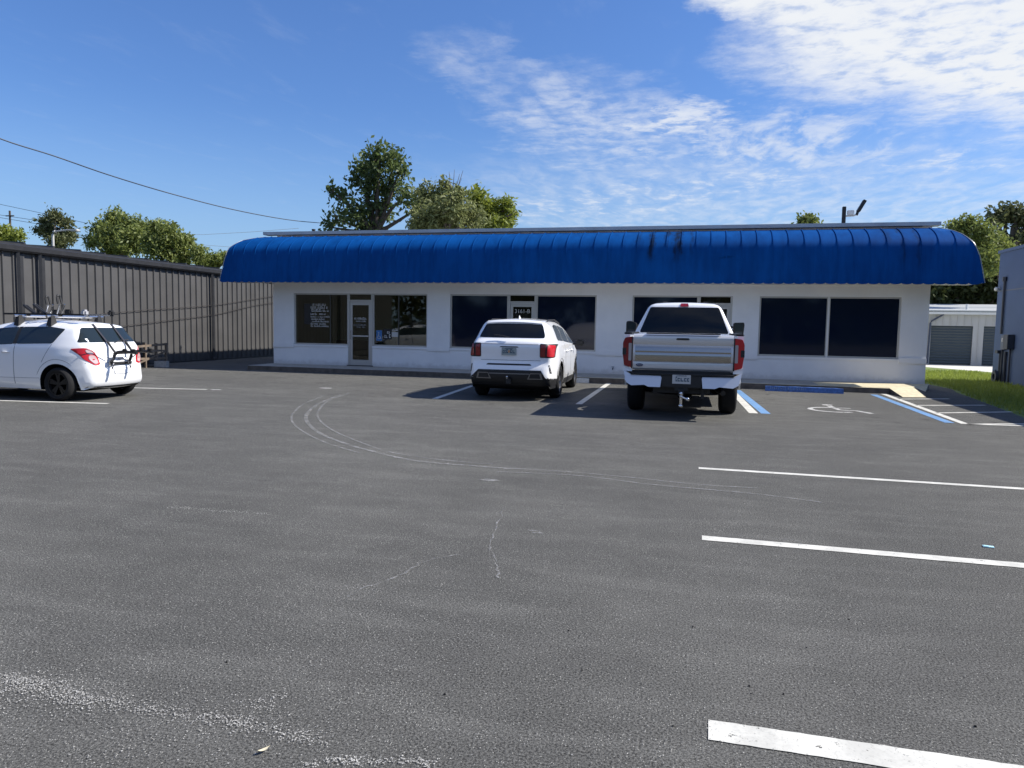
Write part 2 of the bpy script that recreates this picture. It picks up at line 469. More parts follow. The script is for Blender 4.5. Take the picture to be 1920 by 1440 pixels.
def make_world():
    w = bpy.data.worlds.new('World'); scene.world = w; w.use_nodes = True
    nt = w.node_tree; N = NT(nt)
    bg = nt.nodes['Background']
    sky = N.new('ShaderNodeTexSky', sky_type='NISHITA')
    sky.sun_disc = False
    sky.sun_elevation = SUN_EL; sky.sun_rotation = SUN_ROT
    sky.altitude = 10; sky.air_density = 1.25; sky.dust_density = .7; sky.ozone_density = 2.2
    tc = N.new('ShaderNodeTexCoord').outputs['Generated']
    sp = N.new('ShaderNodeSeparateXYZ'); N.link(tc, sp.inputs[0])
    x, y, z = sp.outputs
    ysafe = N.math('MAXIMUM', y, .05)
    a, e = N.math('DIVIDE', x, ysafe), N.math('DIVIDE', z, ysafe)     # bearing and height over the facade's normal
    zs = N.math('MAXIMUM', z, .03)
    cv = N.new('ShaderNodeCombineXYZ')                                # position on a flat cloud layer
    N.link(N.math('DIVIDE', x, zs), cv.inputs[0]); N.link(N.math('DIVIDE', y, zs), cv.inputs[1])
    big = N.noise(cv.outputs[0], 1.1, 6, .6, .3)
    puff = N.noise(cv.outputs[0], 8.0, 7, .62, .25)
    mp = N.new('ShaderNodeMapping'); N.link(cv.outputs[0], mp.inputs[0]); mp.inputs['Scale'].default_value = (1.0, .42, 1); mp.inputs['Rotation'].default_value = (0, 0, R(-28))
    wisp = N.noise(mp.outputs[0], 5.5, 8, .60, .4)

    warp1 = N.math('MULTIPLY', N.math('SUBTRACT', N.noise(cv.outputs[0], 3.2, 8, .68), .5), .20)
    warp2 = N.math('MULTIPLY', N.math('SUBTRACT', N.noise(cv.outputs[0], 2.1, 8, .68), .5), .11)
    aw, ew = N.math('ADD', a, warp1), N.math('ADD', e, warp2)

    def ell(a0, e0, ra, re, tilt=0.0, hard=.35):
        da, de = N.math('SUBTRACT', aw, a0), N.math('SUBTRACT', ew, e0)
        c, s = math.cos(tilt), math.sin(tilt)
        u = N.math('DIVIDE', N.math('ADD', N.math('MULTIPLY', da, c), N.math('MULTIPLY', de, s)), ra)
        v = N.math('DIVIDE', N.math('SUBTRACT', N.math('MULTIPLY', de, c), N.math('MULTIPLY', da, s)), re)
        q = N.math('ADD', N.math('MULTIPLY', u, u), N.math('MULTIPLY', v, v))
        return N.ramp(q, 1.0, hard)

    mx = lambda p, q: N.math('MAXIMUM', p, q)
    mul = lambda p, q: N.math('MULTIPLY', p, q)
    bank = mx(ell(.36, .36, .37, .125, 0, .25), mx(ell(.10, .42, .18, .07, R(-20), .1), ell(.62, .30, .40, .12)))
    bank = mul(bank, N.ramp(N.math('ADD', mul(puff, .8), mul(wisp, .2)), .30, .56, .58, 1))
    mid = mx(ell(-.13, .27, .19, .085, R(-14), .0), mul(ell(-.28, .345, .14, .05, R(-20), .0), .6))
    mid = mul(mid, N.ramp(N.math('ADD', mul(puff, .5), mul(wisp, .5)), .36, .70, .12, .95))
    core = mul(ell(-.03, .265, .085, .04, 0, .0), .85)
    core = mul(core, N.ramp(puff, .34, .58, .2, 1))
    low = mul(ell(.10, .235, .20, .05, R(-4), .0), N.ramp(wisp, .36, .62))
    flat = mul(mx(ell(-.05, .175, .35, .03, R(6), .0), ell(.27, .205, .13, .018, R(3), .0)), N.ramp(N.math('ADD', mul(puff, .4), mul(wisp, .6)), .42, .64))
    veil = mul(ell(.1, .16, .6, .12, 0, .0), N.ramp(wisp, .30, .75, .06, .46))
    left = mul(N.ramp(wisp, .52, .8, 0, .06), N.ramp(e, .05, .25))
    cl = mx(mx(bank, mul(mid, .68)), mx(mx(mul(core, .95), mul(low, .62)), mx(mul(flat, .62), mx(veil, left))))
    cl = mul(cl, N.ramp(y, .05, .2))
    # unseen clouds added behind the camera to whiten and lift the shaded sides
    unseen_clouds = mul(N.ramp(big, .36, .62, 0, .36), mul(N.ramp(y, .1, -.15), N.ramp(z, .05, .2)))
    cl = mx(cl, unseen_clouds)
    shade = N.mix(N.ramp(puff, .28, .52), (4.5, 5.0, 5.8), (5.9, 6.1, 6.4))
    # the sky itself, a touch bluer and lighter than the plain atmosphere
    clear = N.mix(1.0, sky.outputs[0], SKY_TINT, 'MULTIPLY')
    clear = N.mix(N.ramp(z, .28, -.02, 0, .66), clear, (2.75, 4.2, 6.1))   # whiter air low down
    N.link(N.mix(cl, clear, shade), bg.inputs['Color'])
    bg.inputs['Strength'].default_value = .1


SKY_TINT = (.45, .645, 1.02)
EXPOSURE = .55


def make_sun_camera():
    l = bpy.data.lights.new('sun', 'SUN'); l.energy = 5.0; l.angle = R(.53); l.color = (1, .95, .87)
    o = bpy.data.objects.new('sun', l); COL.objects.link(o)
    o.rotation_euler = SUN_DIR.to_track_quat('Z', 'Y').to_euler()
    o.location = SUN_DIR * 60
    cam = bpy.data.cameras.new('camera'); cam.sensor_width = 36; cam.lens = 36 * F_PX / 1920; cam.clip_end = 5000; cam.clip_start = .05
    c = bpy.data.objects.new('camera', cam); COL.objects.link(c)
    fh = Vector((-math.sin(YAW), math.cos(YAW), 0)); rt = Vector((math.cos(YAW), math.sin(YAW), 0))
    fwd = fh * math.cos(PITCH) - Vector((0, 0, 1)) * math.sin(PITCH)
    up = fh * math.sin(PITCH) + Vector((0, 0, 1)) * math.cos(PITCH)
    cr, sr = math.cos(ROLL), math.sin(ROLL)
    X = rt * cr + up * sr
    Y = up * cr - rt * sr
    mt = Matrix((X, Y, -fwd)).transposed().to_4x4()
    mt.translation = Vector((0, 0, CAM_H))
    c.matrix_world = mt
    scene.camera = c
    scene.view_settings.view_transform = 'Standard'; scene.view_settings.look = 'None'
    scene.view_settings.exposure = EXPOSURE; scene.view_settings.gamma = 1
    scene.render.engine = 'CYCLES'
    scene.cycles.max_bounces = 8; scene.cycles.transparent_max_bounces = 12


# ------------------------------------------------------------------ ground and markings
def sheet(poly, z):
    b = MB(); b.face([(p[0], p[1], z) for p in poly]); return b


def strip(pts, w, z=.004, jag=0.0):
    """flat ribbon along ground points; w a number or one per point"""
    b = MB()
    P = [Vector((p[0], p[1], 0)) for p in pts]
    ws = w if isinstance(w, (list, tuple)) else [w] * len(P)
    L, Q = [], []
    for i, p in enumerate(P):
        d = (P[min(i + 1, len(P) - 1)] - P[max(i - 1, 0)]).normalized()
        n = Vector((-d.y, d.x, 0)) * (ws[i] / 2) * (1 + random.uniform(-jag, jag))
        L.append((p.x + n.x, p.y + n.y, z)); Q.append((p.x - n.x, p.y - n.y, z))
    for i in range(len(P) - 1):
        b.face([L[i], Q[i], Q[i + 1], L[i + 1]])
    return b


def smooth_path(pts, k=8):
    P = [Vector(p) for p in pts]
    out = []
    for i in range(len(P) - 1):
        p0, p1, p2, p3 = P[max(i - 1, 0)], P[i], P[i + 1], P[min(i + 2, len(P) - 1)]
        for j in range(k):
            t = j / k
            out.append(.5 * ((2 * p1) + (p2 - p0) * t + (2 * p0 - 5 * p1 + 4 * p2 - p3) * t * t + (3 * p1 - p0 - 3 * p2 + p3) * t ** 3))
    out.append(P[-1])
    return out


def build_ground():
    tag(sheet([(-900, -900), (900, -900), (900, 900), (-900, 900)], -.03).build('ground', M['soil']), kind='structure')
    lot = sheet([(-30, -30), (30, -30), (30, 6), (6.0, 15.2), (6.35, 18), (6.75, 21.5), (7.0, 22.6), (6.9, 24), (6.9, 31), (-30, 31)], 0).build('parking_lot', M['asphalt'])
    tag(lot, kind='structure')
    tag(sheet([(6.9, 24), (7.0, 22.6), (6.75, 21.5), (6.35, 18), (6.0, 15.2), (30, 6), (30, 33.0), (11.8, 33.3), (10.2, 36.6), (6.9, 37)], -.004).build('grass_verge', M['grass_soil']), kind='structure')
    tag(sheet([(5, 37.0), (10.2, 36.6), (11.8, 33.3), (30, 33), (30, 40.2), (5, 40.2)], -.008).build('concrete_apron', mat('pale_concrete', (.60, .58, .52), .8, noise=.08, nscale=2)), kind='structure')

    def stripe(pts, w, m='white_line', name='parking_stripe', jag=0.0, z=.004):
        return strip(pts, w, z, jag).build(name, M[m], lot)

    # right-hand bays, nearest first: every stripe runs out of the picture to the right
    for (a, b, w) in [((1328, 1369), (1685, 1423), .150), ((1316, 1009), (1920, 1061), .12), ((1310, 878), (1920, 917), .10)]:
        p, q = Vector(gnd(*a)), Vector(gnd(*b))
        d = (q - p).normalized()
        n = 110
        stripe([p + d * (5.4 * i / n) for i in range(n + 1)], w, jag=.035)
    # left-hand bays beside the hatchback
    for (a, b) in [((255, 727.5), (388, 730.5)), ((60, 753), (203, 757))]:
        p, q = Vector(gnd(*a)), Vector(gnd(*b))
        d = (q - p).normalized()
        stripe([q - d * 5.3, q], .11)
    # bays in front of the shop
    for (a, b) in [((815, 748), (884, 724)), ((1085, 758), (1140, 720))]:
        p, q = Vector(gnd(*a)), Vector(gnd(*b))
        stripe([p + (q - p) * .0, q + (q - p) * .05], .13)
    # blue and white pair by the truck and by the aisle
    stripe([(1.35, 14.3), (1.12, 19.6)], .17, 'blue_line')
    stripe([(1.13, 14.3), (.98, 19.3)], .16, 'white_line')
    stripe([(4.36, 14.1), (4.36, 19.7)], .16, 'blue_line')
    stripe([(4.58, 14.05), (4.66, 20.0)], .13, 'white_line')
    # hatched aisle
    for (p, q) in [((4.62, 14.05), (7.6, 14.35)), ((4.62, 14.05), (7.4, 15.1)), ((4.62, 15.75), (6.25, 16.6)), ((4.64, 17.2), (6.2, 17.9)), ((4.65, 18.65), (5.9, 19.25))]:
        stripe([p, q], .10)
    # wheelchair symbol, lying on its side as painted
    sym = MB()
    c0 = Vector((2.72, 15.55, 0))
    ring = [c0 + Vector((.42 * math.cos(t), .42 * math.sin(t), 0)) for t in [R(60 + 12 * k) for k in range(22)]]
    for part, w in [(ring, .10), ([c0 + Vector((.05, .75, 0)), c0 + Vector((.10, .25, 0)), c0 + Vector((.12, .02, 0)), c0 + Vector((.42, -.02, 0)), c0 + Vector((.62, -.42, 0))], .11), ([c0 + Vector((.08, .42, 0)), c0 + Vector((.40, .40, 0))], .08)]:
        s = strip(part, w)
        sym.add(s.v, s.f)
    hd = [c0 + Vector((.05 + .11 * math.cos(R(30 * k)), .95 + .11 * math.sin(R(30 * k)), .004)) for k in range(12)]
    sym.face(hd)
    sym.build('wheelchair_symbol', M['old_line'], lot)

    # turning scuffs
    def px(zs, ox=0, oy=640, sc=.5): return [Vector(gnd(ox + x * sc, oy + y * sc)) for x, y in zs]
    A = px([(1280, 200), (1200, 232), (1155, 268), (1150, 300), (1195, 343), (1295, 384), (1400, 414), (1560, 449), (1800, 470), (1920, 479)])
    A2 = px([(1215, 205), (1140, 235), (1100, 270), (1095, 300), (1130, 335), (1220, 380), (1350, 420)])
    A3 = px([(1310, 195), (1230, 225), (1195, 260), (1195, 290), (1240, 330), (1340, 375), (1480, 420), (1700, 450), (1850, 461)])
    stripe(smooth_path(A), .060, 'scuff', 'tyre_scuff', z=.005)
    stripe(smooth_path(A2), .035, 'scuff', 'tyre_scuff', z=.005)
    stripe(smooth_path(A3), .035, 'scuff', 'tyre_scuff', z=.005)
    B1 = [Vector(gnd(960 + x * .5, 840 + y * .5)) for x, y in [(-60, 74), (200, 90), (450, 112), (700, 138), (930, 152)]]
    B2 = [Vector(gnd(960 + x * .5, 840 + y * .5)) for x, y in [(-60, 90), (250, 105), (520, 138), (900, 172), (1160, 205)]]
    stripe(smooth_path(B1), .035, 'scuff_faint', 'tyre_scuff', z=.005)
    stripe(smooth_path(B2), .035, 'scuff_faint', 'tyre_scuff', z=.005)
    # pale wear at the near left: bare chips of stone where the sealer has gone
    rr = random.Random(19)
    ch = MB()

    def chip(x, y, r):
        k = rr.randint(4, 6); t0 = rr.uniform(0, 6.28)
        ch.face([(x + r * rr.uniform(.6, 1.2) * math.cos(t0 + 6.283 * i / k), y + r * rr.uniform(.5, 1.0) * math.sin(t0 + 6.283 * i / k), .0045 + rr.uniform(0, .002)) for i in range(k)])
    for zs, w, den in [([(630, -178), (760, -168), (900, -158), (1000, -150)], .030, 900), ([(-60, 462), (0, 470), (120, 490), (230, 520), (330, 545), (450, 560)], .032, 2600), ([(450, 560), (620, 595), (720, 608), (860, 625), (960, 650), (1090, 675), (1220, 705)], .026, 1300),
                  ([(1120, 805), (1160, 795), (1250, 775), (1380, 780), (1560, 775), (1640, 800)], .016, 1300), ([(-40, 490), (0, 500), (150, 515), (300, 560)], .10, 2200), ([(860, 635), (940, 605), (980, 570), (1060, 520)], .03, 700), ([(600, 590), (850, 640), (1000, 700)], .12, 700), ([(300, 760), (420, 745), (520, 700)], .06, 500)]:
        P = smooth_path(px(zs, 0, 1040), 10)
        L = [0]
        for i in range(1, len(P)): L.append(L[-1] + (P[i] - P[i - 1]).length)
        for q in range(int(den * L[-1])):
            d = rr.random() * L[-1]
            i = max(1, next(k for k in range(1, len(L)) if L[k] >= d))
            p = P[i - 1].lerp(P[i], (d - L[i - 1]) / max(1e-6, L[i] - L[i - 1]))
            amp = .35 + .65 * abs(math.sin(d * 9) * math.sin(d * 23 + 1))
            if rr.random() > amp: continue
            chip(p.x + rr.gauss(0, w), p.y + rr.gauss(0, w), rr.uniform(.0014, .0042))
    for q in range(13000):
        x = rr.uniform(-3.2, 1.6); y = rr.uniform(1.9, 5.0)
        m_ = .5 + .5 * math.sin(x * 2.1 + 1.2 * math.sin(y * 1.7)) * math.cos(y * 1.3 - x)
        if rr.random() > (.15 + .85 * m_) * max(.12, min(1, .55 - x * .28)): continue
        chip(x, y, rr.uniform(.0011, .0032))
    o = ch.build('bare_aggregate', M['wear'], lot, fix=False); o['kind'] = 'stuff'
    # hairline cracks
    for zs in [[(945, 955), (932, 985), (922, 1010), (920, 1030), (930, 1052), (935, 1085)], [(650, 1120), (690, 1100), (740, 1085), (800, 1052), (870, 1040)], [(1310, 1003), (1480, 1012), (1500, 1025)]]:
        P = smooth_path([Vector(gnd(*p)) for p in zs], 6)
        P = [p + Vector((random.uniform(-.012, .012), random.uniform(-.012, .012), 0)) for p in P]
        stripe(P, .010, 'scuff', 'crack', jag=.8, z=.005)
    # paint drips
    for (x, y, r) in [(405, 731, .11), (612, 728, .17), (918, 901, .10), (1002, 996, .05), (1006, 1000, .04), (850, 760, .06)]:
        p = Vector(gnd(x, y))
        pts = [p + Vector((r * 1.4 * math.cos(t) * random.uniform(.5, 1), r * .7 * math.sin(t) * random.uniform(.5, 1), .005)) for t in [R(30 * k) for k in range(12)]]
        b = MB(); b.face(pts); b.build('paint_patch', M['old_line'] if y < 740 else M['scuff'], lot)
    # small black pebbles
    for (x, y) in [(1066, 1183), (1408, 1301), (1405, 1287), (1299, 1176), (1592, 1162), (1537, 1157), (1469, 1302), (1262, 1362), (1829, 1363), (1512, 1215), (425, 1242), (834, 1303), (1091, 1258)]:
        p = gnd(x, y); r = random.uniform(.003, .0055)
        b = MB(); b.ball((p[0], p[1], r * .5), r, 0, 5); o = b.build('pebble', M['rubber'], None, 40)
        tag(o, 'tiny black pebble lying on the open near asphalt', 'pebble', 'black pebbles on the near asphalt')

    # pavement along the shop, its painted edge, the flared ramp at the right end
    s = MB()
    ya = lambda x: 20.72 - (x + 13.8) * .0295
    s.prism([(-13.8, 22.2), (-13.8, ya(-13.8) + .16), (4.83, ya(4.83) + .16), (5.55, ya(5.5) + .75), (6.3, 22.2)], 'z', 0.0, .14)
    w = s.build('sidewalk', M['concrete']); tag(w, kind='structure')
    k = MB()
    n = 40
    for i in range(n):
        x0, x1 = -13.8 + 18.63 * i / n, -13.8 + 18.63 * (i + 1) / n
        m = 0 if x0 < -4 else 1
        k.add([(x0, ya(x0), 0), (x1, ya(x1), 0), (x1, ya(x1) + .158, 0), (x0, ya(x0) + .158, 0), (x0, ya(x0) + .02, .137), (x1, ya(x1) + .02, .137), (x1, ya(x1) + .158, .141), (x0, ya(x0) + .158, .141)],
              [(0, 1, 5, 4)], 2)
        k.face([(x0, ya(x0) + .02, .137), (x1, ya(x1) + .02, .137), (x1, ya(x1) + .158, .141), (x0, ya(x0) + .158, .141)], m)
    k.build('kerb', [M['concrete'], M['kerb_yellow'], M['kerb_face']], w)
    y0 = ya(4.83)
    r = MB()
    top = [(4.84, y0 + .17, .144), (5.55, y0 + .75, .144), (6.25, 22.1, .144)]
    foot = [(4.90, 19.22, .006), (5.46, 19.42, .006)]
    r.face([top[0], foot[0], foot[1], top[1]])
    r.face([top[0], (4.84, y0 + .17, 0), foot[0]], 1)  # shaded left flank of the ramp, its shade put into dark brown
    r.face([top[1], foot[1], (5.9, y0 + .9, .02)], 1)
    r.face([top[1], (5.9, y0 + .9, .02), top[2]], 0)
    # faded yellow over the sunlit patch of the walk; sun put into colour
    r.face([(3.2, ya(3.2) + .165, .144), (4.84, y0 + .17, .144), (5.55, y0 + .75, .144), (6.22, 22.15, .144), (5.5, 22.15, .144), (3.2, 21.6, .144)], 0)
    r.build('kerb_ramp', [M['kerb_yellow'], M['kerb_face']], w)

    # grass blades on the verge
    g = MB()
    rr = random.Random(3)
    for i in range(15000):
        y = rr.uniform(16, 33)
        x = rr.uniform(6.2, 11)
        edge = 6.0 + (y - 15.2) * .12 if y < 21.5 else 6.95
        if x < edge + rr.uniform(-.03, .12) or x > 9.45 and y < 27.1 or (x > 9.8 and y > 34.5): continue
        if y > 30 and (x > 11.4): continue
        h = rr.uniform(.05, .13); a = rr.uniform(0, 6.28); wd = rr.uniform(.012, .022)
        lx, ly = rr.uniform(-.05, .05), rr.uniform(-.05, .05)
        g.face([(x - wd * math.cos(a), y - wd * math.sin(a), -.004), (x + wd * math.cos(a), y + wd * math.sin(a), -.004), (x + lx, y + ly, h)])
    tag(g.build('grass', M['grass'], None, fix=False), kind='stuff')


# ------------------------------------------------------------------ shop building
def glyph_row(b, x0, x1, y, z, h, rr, m=0, gap=.35):
    """a line of small lettering too fine to read: strokes of uneven width with the odd ascender"""
    x = x0
    while x < x1:
        w = h * rr.uniform(.35, .8)
        if rr.random() < .16: x += h * .5; continue
        up = h * (1.35 if rr.random() < .25 else 1.0)
        b.box(x, min(x + w, x1), y - .003, y, z, z + up * .32, m)
        b.box(x, x + w * .35, y - .0035, y, z, z + up, m)
        if rr.random() < .6: b.box(x, min(x + w, x1), y - .003, y, z + up * .72, z + up, m)
        x += w + h * gap * .5


def text_mesh(s, size, name, m, parent, loc):
    cu = bpy.data.curves.new('t', 'FONT'); cu.body = s; cu.size = size; cu.align_x = 'CENTER'; cu.extrude = .002
    to = bpy.data.objects.new('t', cu); COL.objects.link(to)
    dg = bpy.context.evaluated_depsgraph_get()
    me = bpy.data.meshes.new_from_object(to.evaluated_get(dg))
    bpy.data.objects.remove(to)
    me.transform(Matrix.Translation(loc) @ Matrix.Rotation(R(90), 4, 'X'))
    me.materials.clear(); me.materials.append(m)
    o = bpy.data.objects.new(name, me); COL.objects.link(o); o.parent = parent
    return o


STREAKS = []


def build_shop():
    Y = WALL_Y
    B = empty('commercial_building', (-3.8, Y, 0), 0, 'long white single storey shop building under a rounded blue metal awning', 'building')
    XL, XR = -13.77, 6.18
    zs, zt, zf = .79, 2.505, .14
    openings = [(-13.0, -8.28, [(-11.04, -10.17)]), (-7.515, -2.876, [(-5.62, -4.74)]), (-1.81, 1.05, [(.10, 1.05)]), (1.79, 5.49, [])]
    W = MB()
    xs = [XL] + [q for o in openings for q in o[:2]] + [XR]
    for i in range(0, len(xs), 2):
        W.box(xs[i], xs[i + 1], Y, Y + .22, 0, zt)
    W.box(XL, XR, Y, Y + .22, zt, 4.3)
    for (a, b, doors) in openings:
        cuts = [a] + [q for d in doors for q in d] + [b]
        for i in range(0, len(cuts), 2):
            if cuts[i + 1] - cuts[i] > .05: W.box(cuts[i], cuts[i + 1], Y, Y + .22, 0, zs)
    W.box(XL, XL + .2, Y + .22, 36, 0, 4.3); W.box(XR - .2, XR, Y + .22, 36, 0, 4.3); W.box(XL + .2, XR - .2, 35.8, 36, 0, 4.3)
    W.build('wall', M['wall'], B, world=True)
    # raised band on the piers at sill height, low plinth line
    for i in range(0, len(xs), 2):
        T = MB(); T.box(xs[i], xs[i + 1], Y - .04, Y - .001, .69, .85, b=.008)
        T.build('pier_trim', M['wall'], B, world=True)
    for (a, b, doors) in openings:
        cuts = [a] + [q for d in doors for q in d] + [b]
        for i in range(0, len(cuts), 2):
            if cuts[i + 1] - cuts[i] > .05:
                S = MB(); S.box(cuts[i] + .002, cuts[i + 1] - .002, Y - .03, Y + .08, zs - .05, zs + .012)
                S.build('window_sill', M['wall'], B, world=True)
    # glazing
    rr = random.Random(4)

    def window(a, b, glass, nm):
        f = MB()
        y0, y1 = Y + .05, Y + .10
        z0 = zs + .012
        f.box(a, a + .045, y0, y1, z0, zt); f.box(b - .045, b, y0, y1, z0, zt)
        f.box(a + .045, b - .045, y0 + .002, y1, z0, z0 + .05); f.box(a + .045, b - .045, y0 + .002, y1, zt - .045, zt)
        fo = f.build('window', M['frame'], B, world=True)
        p = MB(); p.box(a + .04, b - .04, y0 + .022, y0 + .032, z0 + .045, zt - .04)
        p.build('pane', M[glass], fo).location = Vector((0, 0, 0))
        ch = fo.children[0]
        ch.data.transform(Matrix.Translation(-B.location))
        return fo

    win = [(-13.0, -11.04, 'glass_clear'), (-10.17, -8.28, 'glass_clear'), (-7.515, -5.62, 'glass_dark'), (-4.74, -2.876, 'glass_dark'), (-1.81, .10, 'glass_dark'), (1.79, 3.64, 'glass_dark'), (3.64, 5.49, 'glass_dark')]
    for a, b, gl in win: window(a, b, gl, '')
    # white uprights between the large panes
    u = MB(); u.box(3.615, 3.665, Y + .03, Y + .05, zs + .012, zt)
    u.build('mullion', M['white_trim'], B, world=True)
    # blinds and inner mullions seen through the first shop front
    gb = mat('inner_bar', (.055, .055, .045), .6)
    for q in (-11.72, -9.30):
        u = MB(); u.box(q, q + .042, Y + .060, Y + .071, zs + .06, zt - .05); u.build('glazing_bar', gb, B, world=True)

    def door(a, b, glass):
        f = MB()
        y0, y1 = Y + .03, Y + .09
        f.box(a, a + .055, y0, y1, zf, zt); f.box(b - .055, b, y0, y1, zf, zt)
        f.box(a + .055, b - .055, y0, y1, 2.245, 2.30); f.box(a + .055, b - .055, y0, y1, zt - .03, zt)
        # the leaf: stiles and rails
        l0, l1 = a + .062, b - .062
        yl = Y + .045
        f.box(l0, l0 + .085, yl, yl + .04, zf + .02, 2.238); f.box(l1 - .085, l1, yl, yl + .04, zf + .02, 2.238)
        f.box(l0 + .085, l1 - .085, yl, yl + .04, zf + .02, zf + .20); f.box(l0 + .085, l1 - .085, yl, yl + .04, 2.13, 2.238)
        d = f.build('door', M['frame'], B, world=True)

        def sub(bm, nm, m):
            o = bm.build(nm, m, d); o.data.transform(Matrix.Translation(-B.location)); return o
        g = MB(); g.box(l0 + .08, l1 - .08, yl + .015, yl + .025, zf + .19, 2.135); sub(g, 'pane', M[glass])
        g = MB(); g.box(a + .05, b - .05, yl + .015, yl + .025, 2.295, zt - .025); sub(g, 'transom_pane', M[glass])
        g = MB(); g.box(l0 + .085, l1 - .085, yl - .03, yl - .005, 1.10, 1.145); sub(g, 'push_bar', M['frame'])
        g = MB(); g.tube([(l0 + .04, yl - .002, 1.00), (l0 + .04, yl - .06, 1.02), (l0 + .04, yl - .06, 1.28), (l0 + .04, yl - .002, 1.30)], .011, 6); sub(g, 'handle', M['steel'])
        return d

    door(-11.04, -10.17, 'glass_clear'); door(-5.62, -4.74, 'door_dark'); door(.10, 1.05, 'door_dark')
    for q in (-11.06, -5.64, .08):
        th = MB(); th.box(q, q + .92, Y - .05, Y + .12, zf + .001, zf + .022); th.build('threshold', M['black'], B, world=True)
    # the first shop's room behind its clear panes
    r = MB(); r.box(-13.5, -8.0, 25.9, 26.0, .0, 2.8); r.box(-13.57, -13.5, Y + .25, 25.9, 0, 2.8); r.box(-8.0, -7.9, Y + .25, 26.0, 0, 2.8); r.box(-10.35, -10.25, 24.3, 25.9, .15, 2.7)
    r.build('room_partition', M['room'], B, world=True)
    r = MB(); r.box(-13.5, -8.0, Y + .23, 25.9, .06, .14); r.build('room_floor', M['room_floor'], B, world=True)
    r = MB(); r.box(-13.5, -8.0, Y + .23, 25.9, 2.72, 2.78); r.build('room_ceiling', M['room'], B, world=True)
    r = MB(); r.box(-9.45, -8.75, 25.85, 25.898, 1.2, 1.85); r.build('notice_board', M['black'], B, world=True)
    r = MB(); r.box(-12.7, -11.3, 24.6, 25.2, .84, .90); r.box(-12.7, -12.62, 24.6, 25.2, .14, .84); r.box(-11.38, -11.3, 24.6, 25.2, .14, .84); r.box(-12.62, -11.38, 24.62, 24.66, .3, .84)
    r.build('counter', mat('counter_wood', (.10, .06, .035), .5), B, world=True)
    # lettering on the glass
    Yg = Y + .070
    b = MB()
    zz = 2.10
    for k, (w, h, g) in enumerate([(.55, .062, .075), (.62, .066, .08), (.66, .066, .085), (.55, .05, .068), (.70, .045, .062), (.50, .045, .062), (.66, .045, .062), (.55, .045, .062), (.70, .05, .062)]):
        b = MB(); glyph_row(b, -12.42, -12.42 + w, Yg, zz, h, rr, 0)
        b.build('lettering_line', M['letter'], B, world=True)
        zz -= g + h * .35
    b = MB(); b.box(-12.66, -12.38, Yg - .001, Yg + .001, 1.48, 2.16)
    b.build('dark_poster', M['black'], B, world=True)
    b = MB()
    yd = Y + .058
    for x0, x1, z, h, m in ((-10.86, -10.40, 1.66, .06, 'letter'), (-10.77, -10.42, 1.585, .035, 'letter'), (-10.86, -10.42, 1.46, .05, 'letter_dim'), (-10.75, -10.45, 1.39, .05, 'letter_dim')):
        b = MB(); glyph_row(b, x0, x1, yd, z, h, rr); b.build('lettering_line', M[m], B, world=True)
    text_mesh('3161-B', .17, 'door_number', M['letter'], B, Vector((-5.18, Y + .055, 1.94)) - B.location)
    # poster and accessibility sign inside the right pane of the first shop front
    b = MB(); b.box(-10.06, -9.86, Yg - .001, Yg + .001, .98, 1.32)
    s = b.build('accessibility_sign', M['sign_blue'], B, world=True)
    b = MB()
    c0 = Vector((-9.96, 0, 1.10))
    pts = [c0 + Vector((.055 * math.cos(t), 0, .055 * math.sin(t))) for t in [R(120 + 15 * k) for k in range(17)]]
    b.tube([(p.x, Yg - .004, p.z) for p in pts], .010, 5)
    b.tube([(-9.975, Yg - .004, 1.20), (-9.97, Yg - .004, 1.12), (-9.92, Yg - .004, 1.115), (-9.895, Yg - .004, 1.05)], .010, 5)
    b.ball((-9.975, Yg - .004, 1.235), .02, 0, 6)
    o = b.build('wheelchair_mark', M['plate_white'], s); o.data.transform(Matrix.Translation(-B.location))
    b = MB(); b.box(-9.82, -9.52, Yg - .001, Yg + .001, 1.03, 1.37)
    b.build('notice', M['black'], B, world=True)
    b = MB(); glyph_row(b, -9.75, -9.60, Yg - .002, 1.22, .07, rr); glyph_row(b, -9.77, -9.55, Yg - .002, 1.08, .09, rr)
    glyph_row(b, -9.50, -9.28, Yg, 1.31, .07, rr)
    b.build('notice_lettering', M['letter'], B, world=True)
    b = MB(); b.box(-9.52, -9.30, Yg - .001, Yg + .001, 1.12, 1.27)
    b.build('pale_notice', M['letter'], B, world=True)
    # taps on the low wall
    for (x, z) in [(-6.66, .42), (-2.33, .33)]:
        b = MB(); b.tube([(x, Y, z), (x, Y - .09, z), (x, Y - .11, z - .05)], .018, 6); b.tube([(x - .04, Y - .07, z + .035), (x + .04, Y - .07, z + .035)], .008, 5)
        b.build('tap', M['conduit'], B, world=True)
    # roof, flashing and low upstand behind
    r = MB(); r.box(XL - .05, XR + .05, Y + .36, 36.1, 4.3, 4.44); r.build('roof', M['roof'], B, world=True)
    r = MB(); r.box(-14.12, 6.34, Y - .02, Y + .3, 4.43, 4.53); r.build('roof_flashing', M['flashing'], B, world=True)
    r = MB()
    for i in range(12):
        x0, x1 = -.5 + i * .545, -.5 + (i + 1) * .545
        r.add([(x0, 24, 4.44), (x1, 24, 4.44), (x1, 24, 4.67 + (i + 1) * .006), (x0, 24, 4.67 + i * .006), (x0, 30, 4.44), (x1, 30, 4.44), (x1, 30, 4.67 + (i + 1) * .006), (x0, 30, 4.67 + i * .006)],
              [(0, 1, 2, 3), (7, 6, 5, 4), (3, 2, 6, 7)])
    r.build('roof_upstand', M['flashing'], B, world=True)

